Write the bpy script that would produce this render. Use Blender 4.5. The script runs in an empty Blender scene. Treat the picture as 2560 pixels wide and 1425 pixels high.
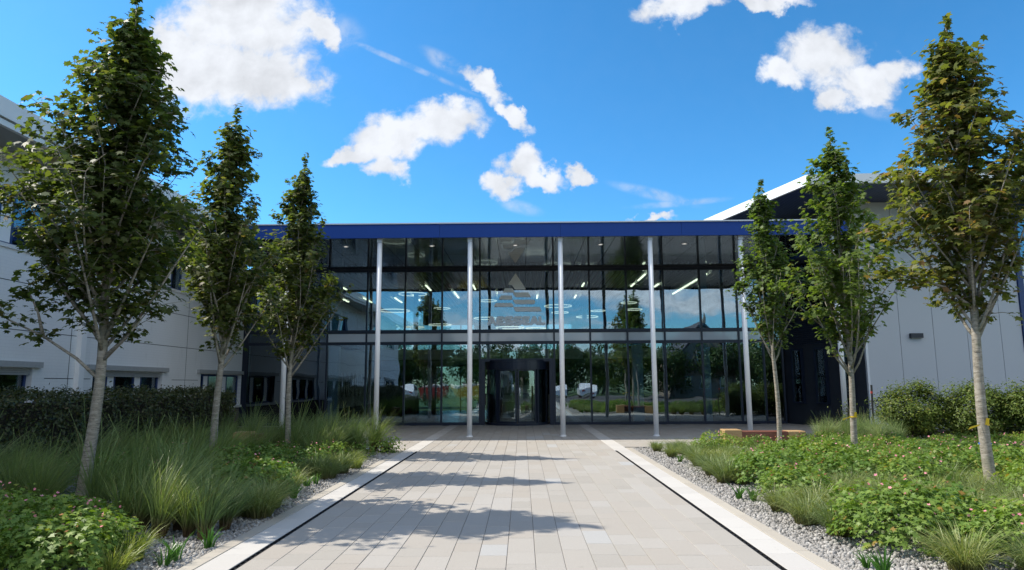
import bpy, math, random
import numpy as np
from mathutils import Vector, Matrix

random.seed(7)
RNG = np.random.default_rng(7)
SC = bpy.context.scene
COL = SC.collection

# ------------------------------------------------------------------ camera
cam_d = bpy.data.cameras.new("camera"); cam = bpy.data.objects.new("camera", cam_d); COL.objects.link(cam)
cam_d.sensor_width = 36; cam_d.lens = 24.05; cam_d.clip_start = 0.05; cam_d.clip_end = 3000
CR = (0.9998744, 0.01478832, -0.00569995); CU = (0.00776243, -0.14339584, 0.98963497); CF = (-0.01381769, 0.98955492, 0.14349262)
cam.matrix_world = Matrix(((CR[0], CU[0], -CF[0], 0), (CR[1], CU[1], -CF[1], 0), (CR[2], CU[2], -CF[2], 1.6), (0, 0, 0, 1)))
SC.camera = cam

# ------------------------------------------------------------------ exposure
SC.view_settings.view_transform = 'Standard'; SC.view_settings.look = 'None'
SC.view_settings.exposure = 0.98; SC.view_settings.gamma = 1
SC.view_settings.use_curve_mapping = False
SC.render.engine = 'CYCLES'
SC.cycles.max_bounces = 10; SC.cycles.transparent_max_bounces = 24; SC.cycles.glossy_bounces = 5
SC.cycles.transmission_bounces = 6; SC.cycles.caustics_reflective = False; SC.cycles.caustics_refractive = False

# ------------------------------------------------------------------ sun: shadows fall to the right and slightly towards the viewer
SUN = Vector((-0.89, 0.17, 1.0)).normalized()
sun_el = math.asin(SUN.z); sun_az = math.atan2(SUN.x, SUN.y)
ld = bpy.data.lights.new("sun", 'SUN'); ld.energy = 3.2; ld.angle = math.radians(0.53); ld.color = (1.0, 0.93, 0.82)
lo = bpy.data.objects.new("sun", ld); COL.objects.link(lo); lo.rotation_euler = SUN.to_track_quat('Z', 'Y').to_euler(); lo.location = (-20, 5, 30)

# ------------------------------------------------------------------ sky
CLOUDS = [(-0.44, 0.563, 0.126, 0.073, -0.8), (-0.486, 0.484, 0.119, 0.062, -0.7), (-0.398, 0.476, 0.095, 0.049, -11.1), (-0.545, 0.531, 0.051, 0.037, -0.8), (-0.351, 0.469, 0.048, 0.021, -16.2), (-0.313, 0.555, 0.045, 0.023, -26.6), (-0.29, 0.535, 0.019, 0.027, -0.8), (-0.184, 0.373, 0.086, 0.035, 15.1), (-0.111, 0.398, 0.058, 0.029, 4.6), (-0.207, 0.326, 0.037, 0.024, -21.0), (-0.263, 0.346, 0.043, 0.014, 9.8), (-0.052, 0.456, 0.047, 0.016, -39.9), (-0.006, 0.407, 0.039, 0.012, -51.8), (-0.001, 0.33, 0.035, 0.028, -0.6), (-0.028, 0.293, 0.033, 0.021, -0.6), (0.029, 0.311, 0.039, 0.014, -16.1), (0.088, 0.307, 0.02, 0.014, -0.6), (0.258, 0.589, 0.07, 0.025, 15.2), (0.395, 0.589, 0.06, 0.012, -0.8), (0.466, 0.501, 0.064, 0.049, -0.8), (0.527, 0.455, 0.057, 0.031, -6.1), (0.58, 0.47, 0.032, 0.026, 29.8), (0.483, 0.433, 0.025, 0.024, -0.7), (0.406, 0.473, 0.037, 0.025, -0.7), (0.19, 0.243, 0.045, 0.008, -0.5), (-0.445, 0.659, 0.141, 0.055, -0.9)]
WISPS = [(-0.118, 0.496, 0.038, 0.012, -31.8), (-0.001, 0.263, 0.03, 0.009, -15.9), (0.559, 0.403, 0.04, 0.012, -16.8), (0.2, 0.281, 0.059, 0.008, -15.1), (0.238, 0.267, 0.066, 0.005, 4.6), (-0.186, 0.497, 0.112, 0.0045, -25.1), (-0.3, 0.55, 0.05, 0.03, -20)]
W = bpy.data.worlds.new("World"); SC.world = W; W.use_nodes = True
nt = W.node_tree; nt.nodes.clear()
def N(t, **k):
    n = nt.nodes.new(t)
    for a, b in k.items(): setattr(n, a, b)
    return n
def lk(a, b): nt.links.new(a, b)
def M(op, a, b=None, c=None, clamp=False):
    n = N('ShaderNodeMath', operation=op); n.use_clamp = clamp
    for i, v in enumerate((a, b, c)):
        if v is None: continue
        if isinstance(v, (int, float)): n.inputs[i].default_value = v
        else: lk(v, n.inputs[i])
    return n.outputs[0]
out = N('ShaderNodeOutputWorld'); bg = N('ShaderNodeBackground'); bg.inputs[1].default_value = 0.15; lk(bg.outputs[0], out.inputs[0])
sky = N('ShaderNodeTexSky', sky_type='NISHITA'); sky.sun_disc = False; sky.sun_elevation = sun_el; sky.sun_rotation = sun_az
sky.altitude = 100; sky.air_density = 1.0; sky.dust_density = 0.3; sky.ozone_density = 2.0
hs = N('ShaderNodeHueSaturation'); hs.inputs['Saturation'].default_value = 1.28; hs.inputs['Value'].default_value = 0.92; hs.inputs['Hue'].default_value = 0.487
lk(sky.outputs[0], hs.inputs['Color'])
g1 = N('ShaderNodeVectorMath', operation='SCALE'); tn = N('ShaderNodeVectorMath', operation='MULTIPLY'); lk(hs.outputs[0], tn.inputs[0]); tn.inputs[1].default_value = (.86, .86, .90); lk(tn.outputs[0], g1.inputs[0]); g1.inputs['Scale'].default_value = 0.17
g2 = N('ShaderNodeGamma'); lk(g1.outputs[0], g2.inputs[0]); g2.inputs[1].default_value = 1.25
g3 = N('ShaderNodeVectorMath', operation='SCALE'); lk(g2.outputs[0], g3.inputs[0]); g3.inputs['Scale'].default_value = 1 / 0.17
tc = N('ShaderNodeTexCoord'); sp = N('ShaderNodeSeparateXYZ'); lk(tc.outputs['Generated'], sp.inputs[0])
X, Y, Z = sp.outputs
Yc = M('MAXIMUM', Y, 0.08); u = M('DIVIDE', X, Yc); v = M('DIVIDE', Z, Yc)
uv = N('ShaderNodeCombineXYZ'); lk(u, uv.inputs[0]); lk(v, uv.inputs[1])
def noise(vec, sc, det, rough=0.55, dist=0.0, off=None):
    if off:
        a = N('ShaderNodeVectorMath', operation='ADD'); lk(vec, a.inputs[0]); a.inputs[1].default_value = off; vec = a.outputs[0]
    n = N('ShaderNodeTexNoise'); n.inputs['Scale'].default_value = sc; n.inputs['Detail'].default_value = det; n.inputs['Roughness'].default_value = rough; n.inputs['Distortion'].default_value = dist
    lk(vec, n.inputs['Vector']); return n
nz = noise(uv.outputs[0], 16, 5, 0.6)
d1 = N('ShaderNodeVectorMath', operation='SUBTRACT'); lk(nz.outputs['Color'], d1.inputs[0]); d1.inputs[1].default_value = (.5, .5, .5)
d2 = N('ShaderNodeVectorMath', operation='SCALE'); lk(d1.outputs[0], d2.inputs[0]); d2.inputs['Scale'].default_value = 0.085
uvd = N('ShaderNodeVectorMath', operation='ADD'); lk(uv.outputs[0], uvd.inputs[0]); lk(d2.outputs[0], uvd.inputs[1])
def field(lst, vec):
    f = None
    for (cx, cy, a, b, rot) in lst:
        mp = N('ShaderNodeMapping', vector_type='TEXTURE'); lk(vec, mp.inputs[0])
        mp.inputs[1].default_value = (cx, cy, 0); mp.inputs[2].default_value = (0, 0, math.radians(rot)); mp.inputs[3].default_value = (a * 1.45, b * 1.5, 1)
        g = N('ShaderNodeTexGradient', gradient_type='SPHERICAL'); lk(mp.outputs[0], g.inputs[0])
        f = g.outputs['Fac'] if f is None else M('SMOOTH_MAX', f, g.outputs['Fac'], 0.12)
    return f
fb = noise(uv.outputs[0], 26, 9, 0.6, 0.3)
fb2 = noise(uv.outputs[0], 26, 9, 0.6, 0.3, off=(0.012, -0.016, 0))
lowf = noise(uv.outputs[0], 9, 4, 0.5)
F = field(CLOUDS, uvd.outputs[0])
Fn = M('ADD', F, M('MULTIPLY', M('SUBTRACT', fb.outputs['Fac'], 0.5), 0.92))
def smooth(x, lo_, hi_):
    n = N('ShaderNodeMapRange', interpolation_type='SMOOTHSTEP'); lk(x, n.inputs[0]); n.inputs[1].default_value = lo_; n.inputs[2].default_value = hi_; return n.outputs[0]
dens = M('MULTIPLY', smooth(Fn, 0.12, 0.60), smooth(F, 0.06, 0.24))
Wf = field(WISPS, uv.outputs[0])
wd = M('MULTIPLY', M('MULTIPLY', smooth(Wf, 0.0, 0.7), smooth(fb.outputs['Fac'], 0.3, 0.7)), 0.42)
front = smooth(Y, 0.15, 0.3)
dens = M('MULTIPLY', M('MAXIMUM', dens, wd), front)
# broken cumulus out of view on a flat layer, made denser for fill light
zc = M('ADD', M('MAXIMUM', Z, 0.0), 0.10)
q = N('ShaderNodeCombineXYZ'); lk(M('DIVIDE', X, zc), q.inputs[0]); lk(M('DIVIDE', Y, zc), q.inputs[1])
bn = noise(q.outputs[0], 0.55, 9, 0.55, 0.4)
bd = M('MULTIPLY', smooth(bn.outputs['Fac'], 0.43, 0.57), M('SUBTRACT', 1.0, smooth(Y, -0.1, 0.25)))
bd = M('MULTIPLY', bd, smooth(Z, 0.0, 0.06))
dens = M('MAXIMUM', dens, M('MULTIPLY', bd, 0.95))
# cloud brightness: thick parts a little grey, sun-facing flanks white
rel = M('SUBTRACT', fb.outputs['Fac'], fb2.outputs['Fac'])
br = M('ADD', M('ADD', 0.86, M('MULTIPLY', rel, 0.3)), M('MULTIPLY', M('SUBTRACT', lowf.outputs['Fac'], 0.5), 0.7))
br = M('ADD', br, M('MULTIPLY', smooth(F, 0.1, 0.7), 0.06))
br = M('MULTIPLY', M('MINIMUM', M('MAXIMUM', br, 0.62), 1.0), M('ADD', 3.35, M('MULTIPLY', M('SUBTRACT', 1.0, front), 2.1)))  # clouds outside the view get added brightness to lift the fill light
cc = N('ShaderNodeCombineColor'); lk(M('MULTIPLY', br, 0.93), cc.inputs[0]); lk(M('MULTIPLY', br, 0.97), cc.inputs[1]); lk(M('MULTIPLY', br, 1.04), cc.inputs[2])
mx = N('ShaderNodeMix', data_type='RGBA'); lk(dens, mx.inputs[0]); hz = N('ShaderNodeMix', data_type='RGBA', blend_type='MULTIPLY'); hz.inputs[0].default_value = 1.0; hc = N('ShaderNodeMix', data_type='RGBA'); lk(smooth(Z, 0.0, 0.55), hc.inputs[0]); hc.inputs[6].default_value = (.54, .82, .94, 1); hc.inputs[7].default_value = (1.05, 1.05, 1.0, 1)
lk(g3.outputs[0], hz.inputs[6]); lk(hc.outputs[2], hz.inputs[7]); lk(hz.outputs[2], mx.inputs[6]); lk(cc.outputs[0], mx.inputs[7])
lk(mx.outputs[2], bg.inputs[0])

# ================================================================== helpers
class MB:
    def __init__(s): s.v = []; s.f = []
    def add(s, vs, fs):
        o = len(s.v); s.v += [tuple(p) for p in vs]; s.f += [tuple(i + o for i in f) for f in fs]; return s
    def box(s, x0, x1, y0, y1, z0, z1):
        vs = [(x0, y0, z0), (x1, y0, z0), (x1, y1, z0), (x0, y1, z0), (x0, y0, z1), (x1, y0, z1), (x1, y1, z1), (x0, y1, z1)]
        return s.add(vs, [(0, 3, 2, 1), (4, 5, 6, 7), (0, 1, 5, 4), (1, 2, 6, 5), (2, 3, 7, 6), (3, 0, 4, 7)])
    def rbox(s, c, ux, hx, hy, z0, z1):
        ux = Vector((ux[0], ux[1], 0)).normalized(); uy = Vector((-ux.y, ux.x, 0)); c = Vector((c[0], c[1], 0)); vs = []
        for z in (z0, z1):
            for a, b in ((-1, -1), (1, -1), (1, 1), (-1, 1)):
                p = c + ux * hx * a + uy * hy * b; vs.append((p.x, p.y, z))
        return s.add(vs, [(0, 3, 2, 1), (4, 5, 6, 7), (0, 1, 5, 4), (1, 2, 6, 5), (2, 3, 7, 6), (3, 0, 4, 7)])
    def cbox(s, x0, x1, y0, y1, z0, z1, c=0.004):
        vs = [(x0, y0, z0), (x1, y0, z0), (x1, y1, z0), (x0, y1, z0), (x0, y0, z1 - c), (x1, y0, z1 - c), (x1, y1, z1 - c), (x0, y1, z1 - c),
              (x0 + c, y0 + c, z1), (x1 - c, y0 + c, z1), (x1 - c, y1 - c, z1), (x0 + c, y1 - c, z1)]
        fs = [(8, 9, 10, 11)]
        for i in range(4):
            j = (i + 1) % 4; fs += [(i, j, j + 4, i + 4), (i + 4, j + 4, j + 8, i + 8)]
        return s.add(vs, fs)
    def prism(s, poly, z0, z1):
        n = len(poly)
        return s.add([(x, y, z0) for x, y in poly] + [(x, y, z1) for x, y in poly], [tuple(range(n))[::-1], tuple(range(n, 2 * n))] + [(i, (i + 1) % n, (i + 1) % n + n, i + n) for i in range(n)])
    def prismy(s, poly, y0, y1):
        n = len(poly)
        return s.add([(x, y0, z) for x, z in poly] + [(x, y1, z) for x, z in poly], [tuple(range(n)), tuple(range(n, 2 * n))[::-1]] + [(i, i + n, (i + 1) % n + n, (i + 1) % n) for i in range(n)])
    def prismx(s, poly, x0, x1):
        n = len(poly)
        return s.add([(x0, y, z) for y, z in poly] + [(x1, y, z) for y, z in poly], [tuple(range(n)), tuple(range(n, 2 * n))[::-1]] + [(i, i + n, (i + 1) % n + n, (i + 1) % n) for i in range(n)])
    def tube(s, pts, rad, n=8, cap=True):
        pts = [Vector(p) for p in pts]; m = len(pts); vs = []; prev = None
        for i, p in enumerate(pts):
            t = (pts[min(i + 1, m - 1)] - pts[max(i - 1, 0)]).normalized()
            a = prev if prev is not None else (Vector((1, 0, 0)) if abs(t.x) < .9 else Vector((0, 1, 0)))
            a = (a - t * a.dot(t)).normalized(); b = t.cross(a); prev = a
            r = rad[i] if hasattr(rad, '__len__') else rad
            for k in range(n):
                w = 2 * math.pi * k / n; vs.append(p + (a * math.cos(w) + b * math.sin(w)) * r)
        fs = [(i * n + k, i * n + (k + 1) % n, (i + 1) * n + (k + 1) % n, (i + 1) * n + k) for i in range(m - 1) for k in range(n)]
        if cap: fs += [tuple(range(n))[::-1], tuple(range((m - 1) * n, m * n))]
        return s.add(vs, fs)
    def torus(s, c, R, r, n=40, m=6):
        vs = []; fs = []
        for i in range(n):
            a = 2 * math.pi * i / n
            for k in range(m):
                b = 2 * math.pi * k / m; q_ = R + r * math.cos(b)
                vs.append((c[0] + q_ * math.cos(a), c[1] + q_ * math.sin(a), c[2] + r * math.sin(b)))
                fs.append((i * m + k, ((i + 1) % n) * m + k, ((i + 1) % n) * m + (k + 1) % m, i * m + (k + 1) % m))
        return s.add(vs, fs)
    def mesh(s, name, smooth_=False, off=(0, 0, 0)):
        me = bpy.data.meshes.new(name)
        vs = [(a - off[0], b - off[1], c - off[2]) for a, b, c in s.v] if any(off) else s.v
        me.from_pydata(vs, [], s.f)
        if smooth_:
            for p in me.polygons: p.use_smooth = True
        me.update(); return me

def link(name, me, mat=None, parent=None, loc=None):
    if mat is not None and not me.materials: me.materials.append(mat)
    o = bpy.data.objects.new(name, me); COL.objects.link(o)
    if parent is not None: o.parent = parent
    if loc is not None: o.location = loc
    return o
def root(name, loc, label, cat, group=None, rz=0):
    o = bpy.data.objects.new(name, None); COL.objects.link(o); o.location = loc; o.rotation_euler = (0, 0, rz); o.empty_display_size = .2
    o['label'] = label; o['category'] = cat
    if group: o['group'] = group
    return o
def tag(o, label=None, cat=None, group=None, kind=None):
    for k_, v_ in (('label', label), ('category', cat), ('group', group), ('kind', kind)):
        if v_: o[k_] = v_
    return o
def topof(p):
    while p.parent is not None: p = p.parent
    return p
def part(name, mb, mat, parent, smooth_=False, kind=None):
    """mb is in world coordinates; the top thing's location is subtracted"""
    me = mb.mesh(name, smooth_, tuple(topof(parent).location)); o = link(name, me, mat, parent)
    if kind: o['kind'] = kind
    return o

def polymesh(name, V, k):
    """V: (n*k,3) vertices, n polygons of k vertices each"""
    n = len(V) // k; me = bpy.data.meshes.new(name)
    me.vertices.add(len(V)); me.vertices.foreach_set('co', np.ascontiguousarray(V, dtype=np.float32).ravel())
    me.loops.add(len(V)); me.loops.foreach_set('vertex_index', np.arange(len(V), dtype=np.int32))
    me.polygons.add(n); me.polygons.foreach_set('loop_start', np.arange(0, n * k, k, dtype=np.int32))
    try: me.polygons.foreach_set('loop_total', np.full(n, k, dtype=np.int32))
    except Exception: pass
    me.update(calc_edges=True); return me
def gridmesh(name, V, n, faces):
    """V (n, k, 3); faces (m,4) index pattern in k"""
    k = V.shape[1]; fp = np.array(faces, dtype=np.int32); idx = (np.arange(n)[:, None, None] * k + fp[None]).reshape(-1)
    c = fp.shape[1]; nf = n * len(fp); me = bpy.data.meshes.new(name)
    me.vertices.add(n * k); me.vertices.foreach_set('co', np.ascontiguousarray(V.reshape(-1, 3), dtype=np.float32).ravel())
    me.loops.add(len(idx)); me.loops.foreach_set('vertex_index', idx.astype(np.int32))
    me.polygons.add(nf); me.polygons.foreach_set('loop_start', np.arange(0, nf * c, c, dtype=np.int32))
    try: me.polygons.foreach_set('loop_total', np.full(nf, c, dtype=np.int32))
    except Exception: pass
    me.update(calc_edges=True); return me
def norm(a): return a / (np.linalg.norm(a, axis=-1, keepdims=True) + 1e-9)
def leaves(name, P, Nn, size, tmpl, rng):
    P = np.asarray(P); n = len(P); Nn = norm(Nn)
    a = norm(np.cross(Nn, norm(rng.normal(size=(n, 3))))); b = np.cross(Nn, a)
    T = np.array(tmpl, dtype=float); s = np.asarray(size).reshape(-1, 1, 1) * np.ones((n, 1, 1))
    V = P[:, None] + s * (T[None, :, 0, None] * a[:, None] + T[None, :, 1, None] * b[:, None] + T[None, :, 2, None] * Nn[:, None])
    return polymesh(name, V.reshape(-1, 3), len(tmpl))
MAPLE = [(0, -.55, 0), (.22, -.38, .02), (.5, -.42, -.08), (.36, -.08, .03), (.56, .2, -.1), (.22, .2, .02), (0, .62, -.14), (-.22, .2, .02), (-.56, .2, -.1), (-.36, -.08, .03), (-.5, -.42, -.08), (-.22, -.38, .02)]
OVAL = [(0, -.5, -.05), (.28, -.1, .03), (.2, .28, 0), (0, .55, -.08), (-.2, .28, 0), (-.28, -.1, .03)]
GER = [(0, -.35, 0), (.5, -.3, -.08), (.25, 0, .05), (.5, .35, -.08), (.1, .22, .04), (0, .6, -.1), (-.1, .22, .04), (-.5, .35, -.08), (-.25, 0, .05), (-.5, -.3, -.08)]
PETAL = [(math.cos(i * math.pi / 5) * (.5 if i % 2 == 0 else .3), math.sin(i * math.pi / 5) * (.5 if i % 2 == 0 else .3), .08 if i % 2 == 0 else 0) for i in range(10)]

# ------------------------------------------------------------------ materials
class NT:
    def __init__(s, name):
        s.m = bpy.data.materials.new(name); s.m.use_nodes = True; s.t = s.m.node_tree; s.t.nodes.clear(); s.o = s.n('ShaderNodeOutputMaterial')
    def n(s, t, **k):
        x = s.t.nodes.new(t)
        for a, b in k.items(): setattr(x, a, b)
        return x
    def l(s, a, b): s.t.links.new(a, b)
    def noise(s, sc, det=4, rough=.55, vec=None, scale3=None):
        x = s.n('ShaderNodeTexNoise'); x.inputs['Scale'].default_value = sc; x.inputs['Detail'].default_value = det; x.inputs['Roughness'].default_value = rough
        if vec is None: vec = s.n('ShaderNodeTexCoord').outputs['Object']
        if scale3:
            mp = s.n('ShaderNodeMapping'); s.l(vec, mp.inputs[0]); mp.inputs[3].default_value = scale3; vec = mp.outputs[0]
        s.l(vec, x.inputs['Vector']); return x.outputs['Fac']
    def ramp(s, fac, stops):
        r = s.n('ShaderNodeValToRGB'); s.l(fac, r.inputs[0]); e = r.color_ramp.elements
        while len(e) < len(stops): e.new(.5)
        for i, (p, c) in enumerate(stops): e[i].position = p; e[i].color = (*c, 1)
        return r.outputs[0]
    def mix(s, fac, a, b, blend='MIX'):
        x = s.n('ShaderNodeMix', data_type='RGBA', blend_type=blend)
        for i, v_ in ((0, fac), (6, a), (7, b)):
            if hasattr(v_, 'links') or hasattr(v_, 'is_linked'): s.l(v_, x.inputs[i])
            elif isinstance(v_, (int, float)): x.inputs[i].default_value = v_
            else: x.inputs[i].default_value = (*v_, 1)
        return x.outputs[2]
    def math(s, op, a, b):
        x = s.n('ShaderNodeMath', operation=op)
        for i, v_ in enumerate((a, b)):
            if isinstance(v_, (int, float)): x.inputs[i].default_value = v_
            else: s.l(v_, x.inputs[i])
        return x.outputs[0]
    def bump(s, h, st, dist=.01):
        b = s.n('ShaderNodeBump'); b.inputs['Strength'].default_value = st; b.inputs['Distance'].default_value = dist; s.l(h, b.inputs['Height']); return b.outputs[0]
    def pbr(s, col, rough=.6, metal=0, nrm=None, spec=.5, emit=None, estr=0, coat=0):
        p = s.n('ShaderNodeBsdfPrincipled')
        if hasattr(col, 'is_linked'): s.l(col, p.inputs['Base Color'])
        else: p.inputs['Base Color'].default_value = (*col, 1)
        if hasattr(rough, 'is_linked'): s.l(rough, p.inputs['Roughness'])
        else: p.inputs['Roughness'].default_value = rough
        p.inputs['Metallic'].default_value = metal; p.inputs['Specular IOR Level'].default_value = spec; p.inputs['Coat Weight'].default_value = coat
        if nrm is not None: s.l(nrm, p.inputs['Normal'])
        if emit: p.inputs['Emission Color'].default_value = (*emit, 1); p.inputs['Emission Strength'].default_value = estr
        s.p = p; s.l(p.outputs[0], s.o.inputs[0]); return s.m
    def rnd(s):
        g = s.n('ShaderNodeNewGeometry'); oi = s.n('ShaderNodeObjectInfo')
        return s.math('FRACT', s.math('ADD', g.outputs['Random Per Island'], oi.outputs['Random']), 0)
    def pos(s): return s.n('ShaderNodeNewGeometry').outputs['Position']

def simple(name, col, rough=.5, metal=0, var=.12, sc=6, bump=0, bsc=80, spec=.5):
    m = NT(name); n1 = m.noise(sc, 5); c = m.mix(n1, tuple(max(0, x * (1 - var)) for x in col), tuple(x * (1 + var) for x in col))
    nr = m.bump(m.noise(bsc, 3), bump) if bump else None
    return m.pbr(c, rough, metal, nr, spec)
def leafmat(name, stops, trans=.35, rough=.45, spec=.4, zgrad=None):
    m = NT(name); r = m.rnd(); c = m.ramp(r, stops)
    big = m.noise(1.6, 3, vec=m.pos()); oi_ = m.n('ShaderNodeObjectInfo'); c = m.mix(1.0, c, m.ramp(oi_.outputs['Random'], [(0, (.85, .98, .9)), (.5, (1.2, 1.22, 1.1)), (1, (1.42, 1.36, 1.1))]), 'MULTIPLY'); c = m.mix(m.math('MULTIPLY', big, 0.3), c, tuple(x * 0.7 for x in stops[0][1]))
    if zgrad:
        tcx = m.n('ShaderNodeTexCoord'); sx = m.n('ShaderNodeSeparateXYZ'); m.l(tcx.outputs['Object'], sx.inputs[0])
        mr = m.n('ShaderNodeMapRange'); m.l(sx.outputs[2], mr.inputs[0]); mr.inputs[1].default_value = zgrad[0]; mr.inputs[2].default_value = zgrad[1]
        c = m.mix(mr.outputs[0], zgrad[2], c)
    p = m.n('ShaderNodeBsdfPrincipled'); m.l(c, p.inputs['Base Color']); p.inputs['Roughness'].default_value = rough; p.inputs['Specular IOR Level'].default_value = spec
    t = m.n('ShaderNodeBsdfTranslucent'); tcol = m.mix(1.0, c, (1.35, 1.45, .5), 'MULTIPLY'); m.l(tcol, t.inputs[0])
    mxs = m.n('ShaderNodeMixShader'); mxs.inputs[0].default_value = trans; m.l(p.outputs[0], mxs.inputs[1]); m.l(t.outputs[0], mxs.inputs[2]); m.l(mxs.outputs[0], m.o.inputs[0])
    return m.m

def granite(name, stops, speck=.18):
    m = NT(name); r = m.rnd(); c = m.ramp(r, stops)
    sp_ = m.noise(170, 2, .7, vec=m.pos()); c = m.mix(m.math('MULTIPLY', m.math('LESS_THAN', sp_, .44), speck * 1.6), c, (.16, .15, .14))
    sp2 = m.noise(120, 2, .7, vec=m.pos()); c = m.mix(m.math('MULTIPLY', m.math('GREATER_THAN', sp2, .58), speck), c, (.75, .72, .68))
    big = m.noise(.9, 5, .6, vec=m.pos()); c = m.mix(m.math('MULTIPLY', big, .25), c, (.28, .25, .21))
    st = m.noise(5, 6, .65, vec=m.pos()); c = m.mix(m.math('MULTIPLY', m.math('GREATER_THAN', st, .66), .22), c, (.2, .18, .16))
    return m.pbr(c, .82, 0, m.bump(sp_, .35, .002), .3)
M_pav = granite('granite_paving', [(0, (.345, .322, .285)), (.3, (.385, .36, .322)), (.55, (.37, .335, .29)), (.8, (.40, .375, .338)), (.97, (.40, .38, .35)), (1, (.41, .415, .41))])
M_kerb = granite('pale_granite_band', [(0, (.50, .48, .45)), (1, (.57, .55, .515))], .08)
M_edge = granite('beige_edging', [(0, (.41, .37, .31)), (1, (.47, .43, .36))], .12)
M_joint = simple('joint_sand', (.20, .18, .15), .95, sc=30)
M_drain = simple('drain_iron', (.025, .025, .028), .6, .6)
M_drainbed = simple('drain_bed', (.012, .012, .012), .9)
m = NT('limestone_chippings'); r_ = m.rnd(); c_ = m.ramp(r_, [(0, (.17, .16, .145)), (.4, (.30, .285, .265)), (.8, (.42, .40, .37)), (1, (.54, .515, .48))]); c_ = m.mix(m.math('MULTIPLY', m.noise(45, 4, vec=m.pos()), .5), c_, (.26, .25, .235)); M_stone = m.pbr(c_, .85, 0, m.bump(m.noise(90, 3), .4, .004), .3)
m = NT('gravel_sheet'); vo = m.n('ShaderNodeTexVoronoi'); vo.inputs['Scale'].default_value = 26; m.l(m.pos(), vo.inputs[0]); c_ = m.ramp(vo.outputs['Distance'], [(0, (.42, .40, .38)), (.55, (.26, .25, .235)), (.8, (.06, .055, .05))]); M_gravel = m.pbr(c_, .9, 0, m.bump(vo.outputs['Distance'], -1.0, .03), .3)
M_soil = simple('bed_soil', (.06, .045, .032), .95, sc=12, bump=.6, bsc=30)
m = NT('asphalt'); c_ = m.mix(m.noise(60, 3, vec=m.pos()), (.045, .045, .047), (.075, .073, .07)); c_ = m.mix(m.math('MULTIPLY', m.noise(.4, 4, vec=m.pos()), .5), c_, (.10, .095, .085)); M_asph = m.pbr(c_, .85)
M_lawn = simple('mown_grass', (.05, .095, .025), .9, var=.35, sc=1.2, bump=.5, bsc=40)
def metalpaint(name, col, rough=.4, spec=.5): return simple(name, col, rough, 0, .05, 2.0, spec=spec)
M_navy = metalpaint('fascia_blue', (.003, .040, .22), .55, .3)
M_darknavy = metalpaint('dark_navy_frame', (.010, .016, .034), .35)
M_blueframe = metalpaint('blue_window_frame', (.015, .04, .14), .35)
M_silver = metalpaint('silver_coping', (.55, .57, .6), .35)
M_white = metalpaint('white_coated_steel', (.86, .86, .86), .4)
m = NT('white_fascia'); c_ = m.mix(m.noise(1.2, 6, .65, scale3=(1, 1, 5)), (.62, .62, .62), (.80, .80, .79)); M_wfascia = m.pbr(c_, .45)
m = NT('white_painted_brick'); tcx = m.n('ShaderNodeTexCoord'); mp = m.n('ShaderNodeMapping'); m.l(tcx.outputs['Object'], mp.inputs[0]); mp.inputs[2].default_value = (0, math.radians(90), math.radians(90)); bk = m.n('ShaderNodeTexBrick'); m.l(mp.outputs[0], bk.inputs[0]); bk.inputs['Scale'].default_value = 1; bk.inputs['Brick Width'].default_value = .22; bk.inputs['Row Height'].default_value = .075; bk.inputs['Mortar Size'].default_value = .006; bk.inputs['Mortar Smooth'].default_value = .4
c_ = m.mix(m.noise(1.0, 6, .6, scale3=(1, 1, .4)), (.72, .73, .73), (.83, .835, .84)); c_ = m.mix(m.math('MULTIPLY', bk.outputs['Fac'], .25), c_, (.58, .59, .60)); c_ = m.mix(m.math('MULTIPLY', m.math('GREATER_THAN', m.noise(2.5, 6, .7, scale3=(1, 1, .25)), .62), .18), c_, (.52, .52, .51)); M_wbrick = m.pbr(c_, .7, 0, m.bump(bk.outputs['Fac'], -.5, .006))
m = NT('dark_brick'); tcx = m.n('ShaderNodeTexCoord'); mp = m.n('ShaderNodeMapping'); m.l(tcx.outputs['Object'], mp.inputs[0]); mp.inputs[2].default_value = (0, math.radians(90), math.radians(90)); bk = m.n('ShaderNodeTexBrick'); m.l(mp.outputs[0], bk.inputs[0]); bk.inputs['Scale'].default_value = 1; bk.inputs['Brick Width'].default_value = .22; bk.inputs['Row Height'].default_value = .075; bk.inputs['Mortar Size'].default_value = .008
bk.inputs['Color1'].default_value = (.07, .045, .05, 1); bk.inputs['Color2'].default_value = (.12, .075, .075, 1); bk.inputs['Mortar'].default_value = (.2, .19, .19, 1); M_dbrick = m.pbr(bk.outputs[0], .85, 0, m.bump(bk.outputs['Fac'], -.5, .006))
m = NT('grey_rendered_panel'); c_ = m.mix(m.noise(260, 3, .7, vec=m.pos()), (.44, .455, .47), (.58, .59, .60)); c_ = m.mix(m.math('MULTIPLY', m.noise(.5, 5, .6, vec=m.pos(), scale3=(1, 1, .35)), .35), c_, (.46, .465, .47)); M_render = m.pbr(c_, .85, 0, m.bump(m.noise(220, 3, vec=m.pos()), .3, .003))
M_soffitw = simple('grey_soffit_board', (.36, .37, .37), .7, sc=14, var=.18)
m = NT('navy_soffit_board'); tcx = m.n('ShaderNodeTexCoord'); wv = m.n('ShaderNodeTexWave'); wv.inputs['Scale'].default_value = 2.2; m.l(tcx.outputs['Object'], wv.inputs[0]); M_soffitn = m.pbr(m.mix(wv.outputs['Fac'], (.012, .022, .085), (.018, .030, .11)), .4, 0, m.bump(wv.outputs['Fac'], .4, .01))
m = NT('polished_soffit_panel'); c_ = m.mix(m.noise(1.5, 3), (.022, .030, .044), (.030, .038, .055)); wn = m.noise(1.4, 3, .5, vec=m.pos(), scale3=(.45, 2.2, 1)); M_soffit = m.pbr(c_, .07, 0, m.bump(wn, .12, .05), .9, coat=.6)
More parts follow.
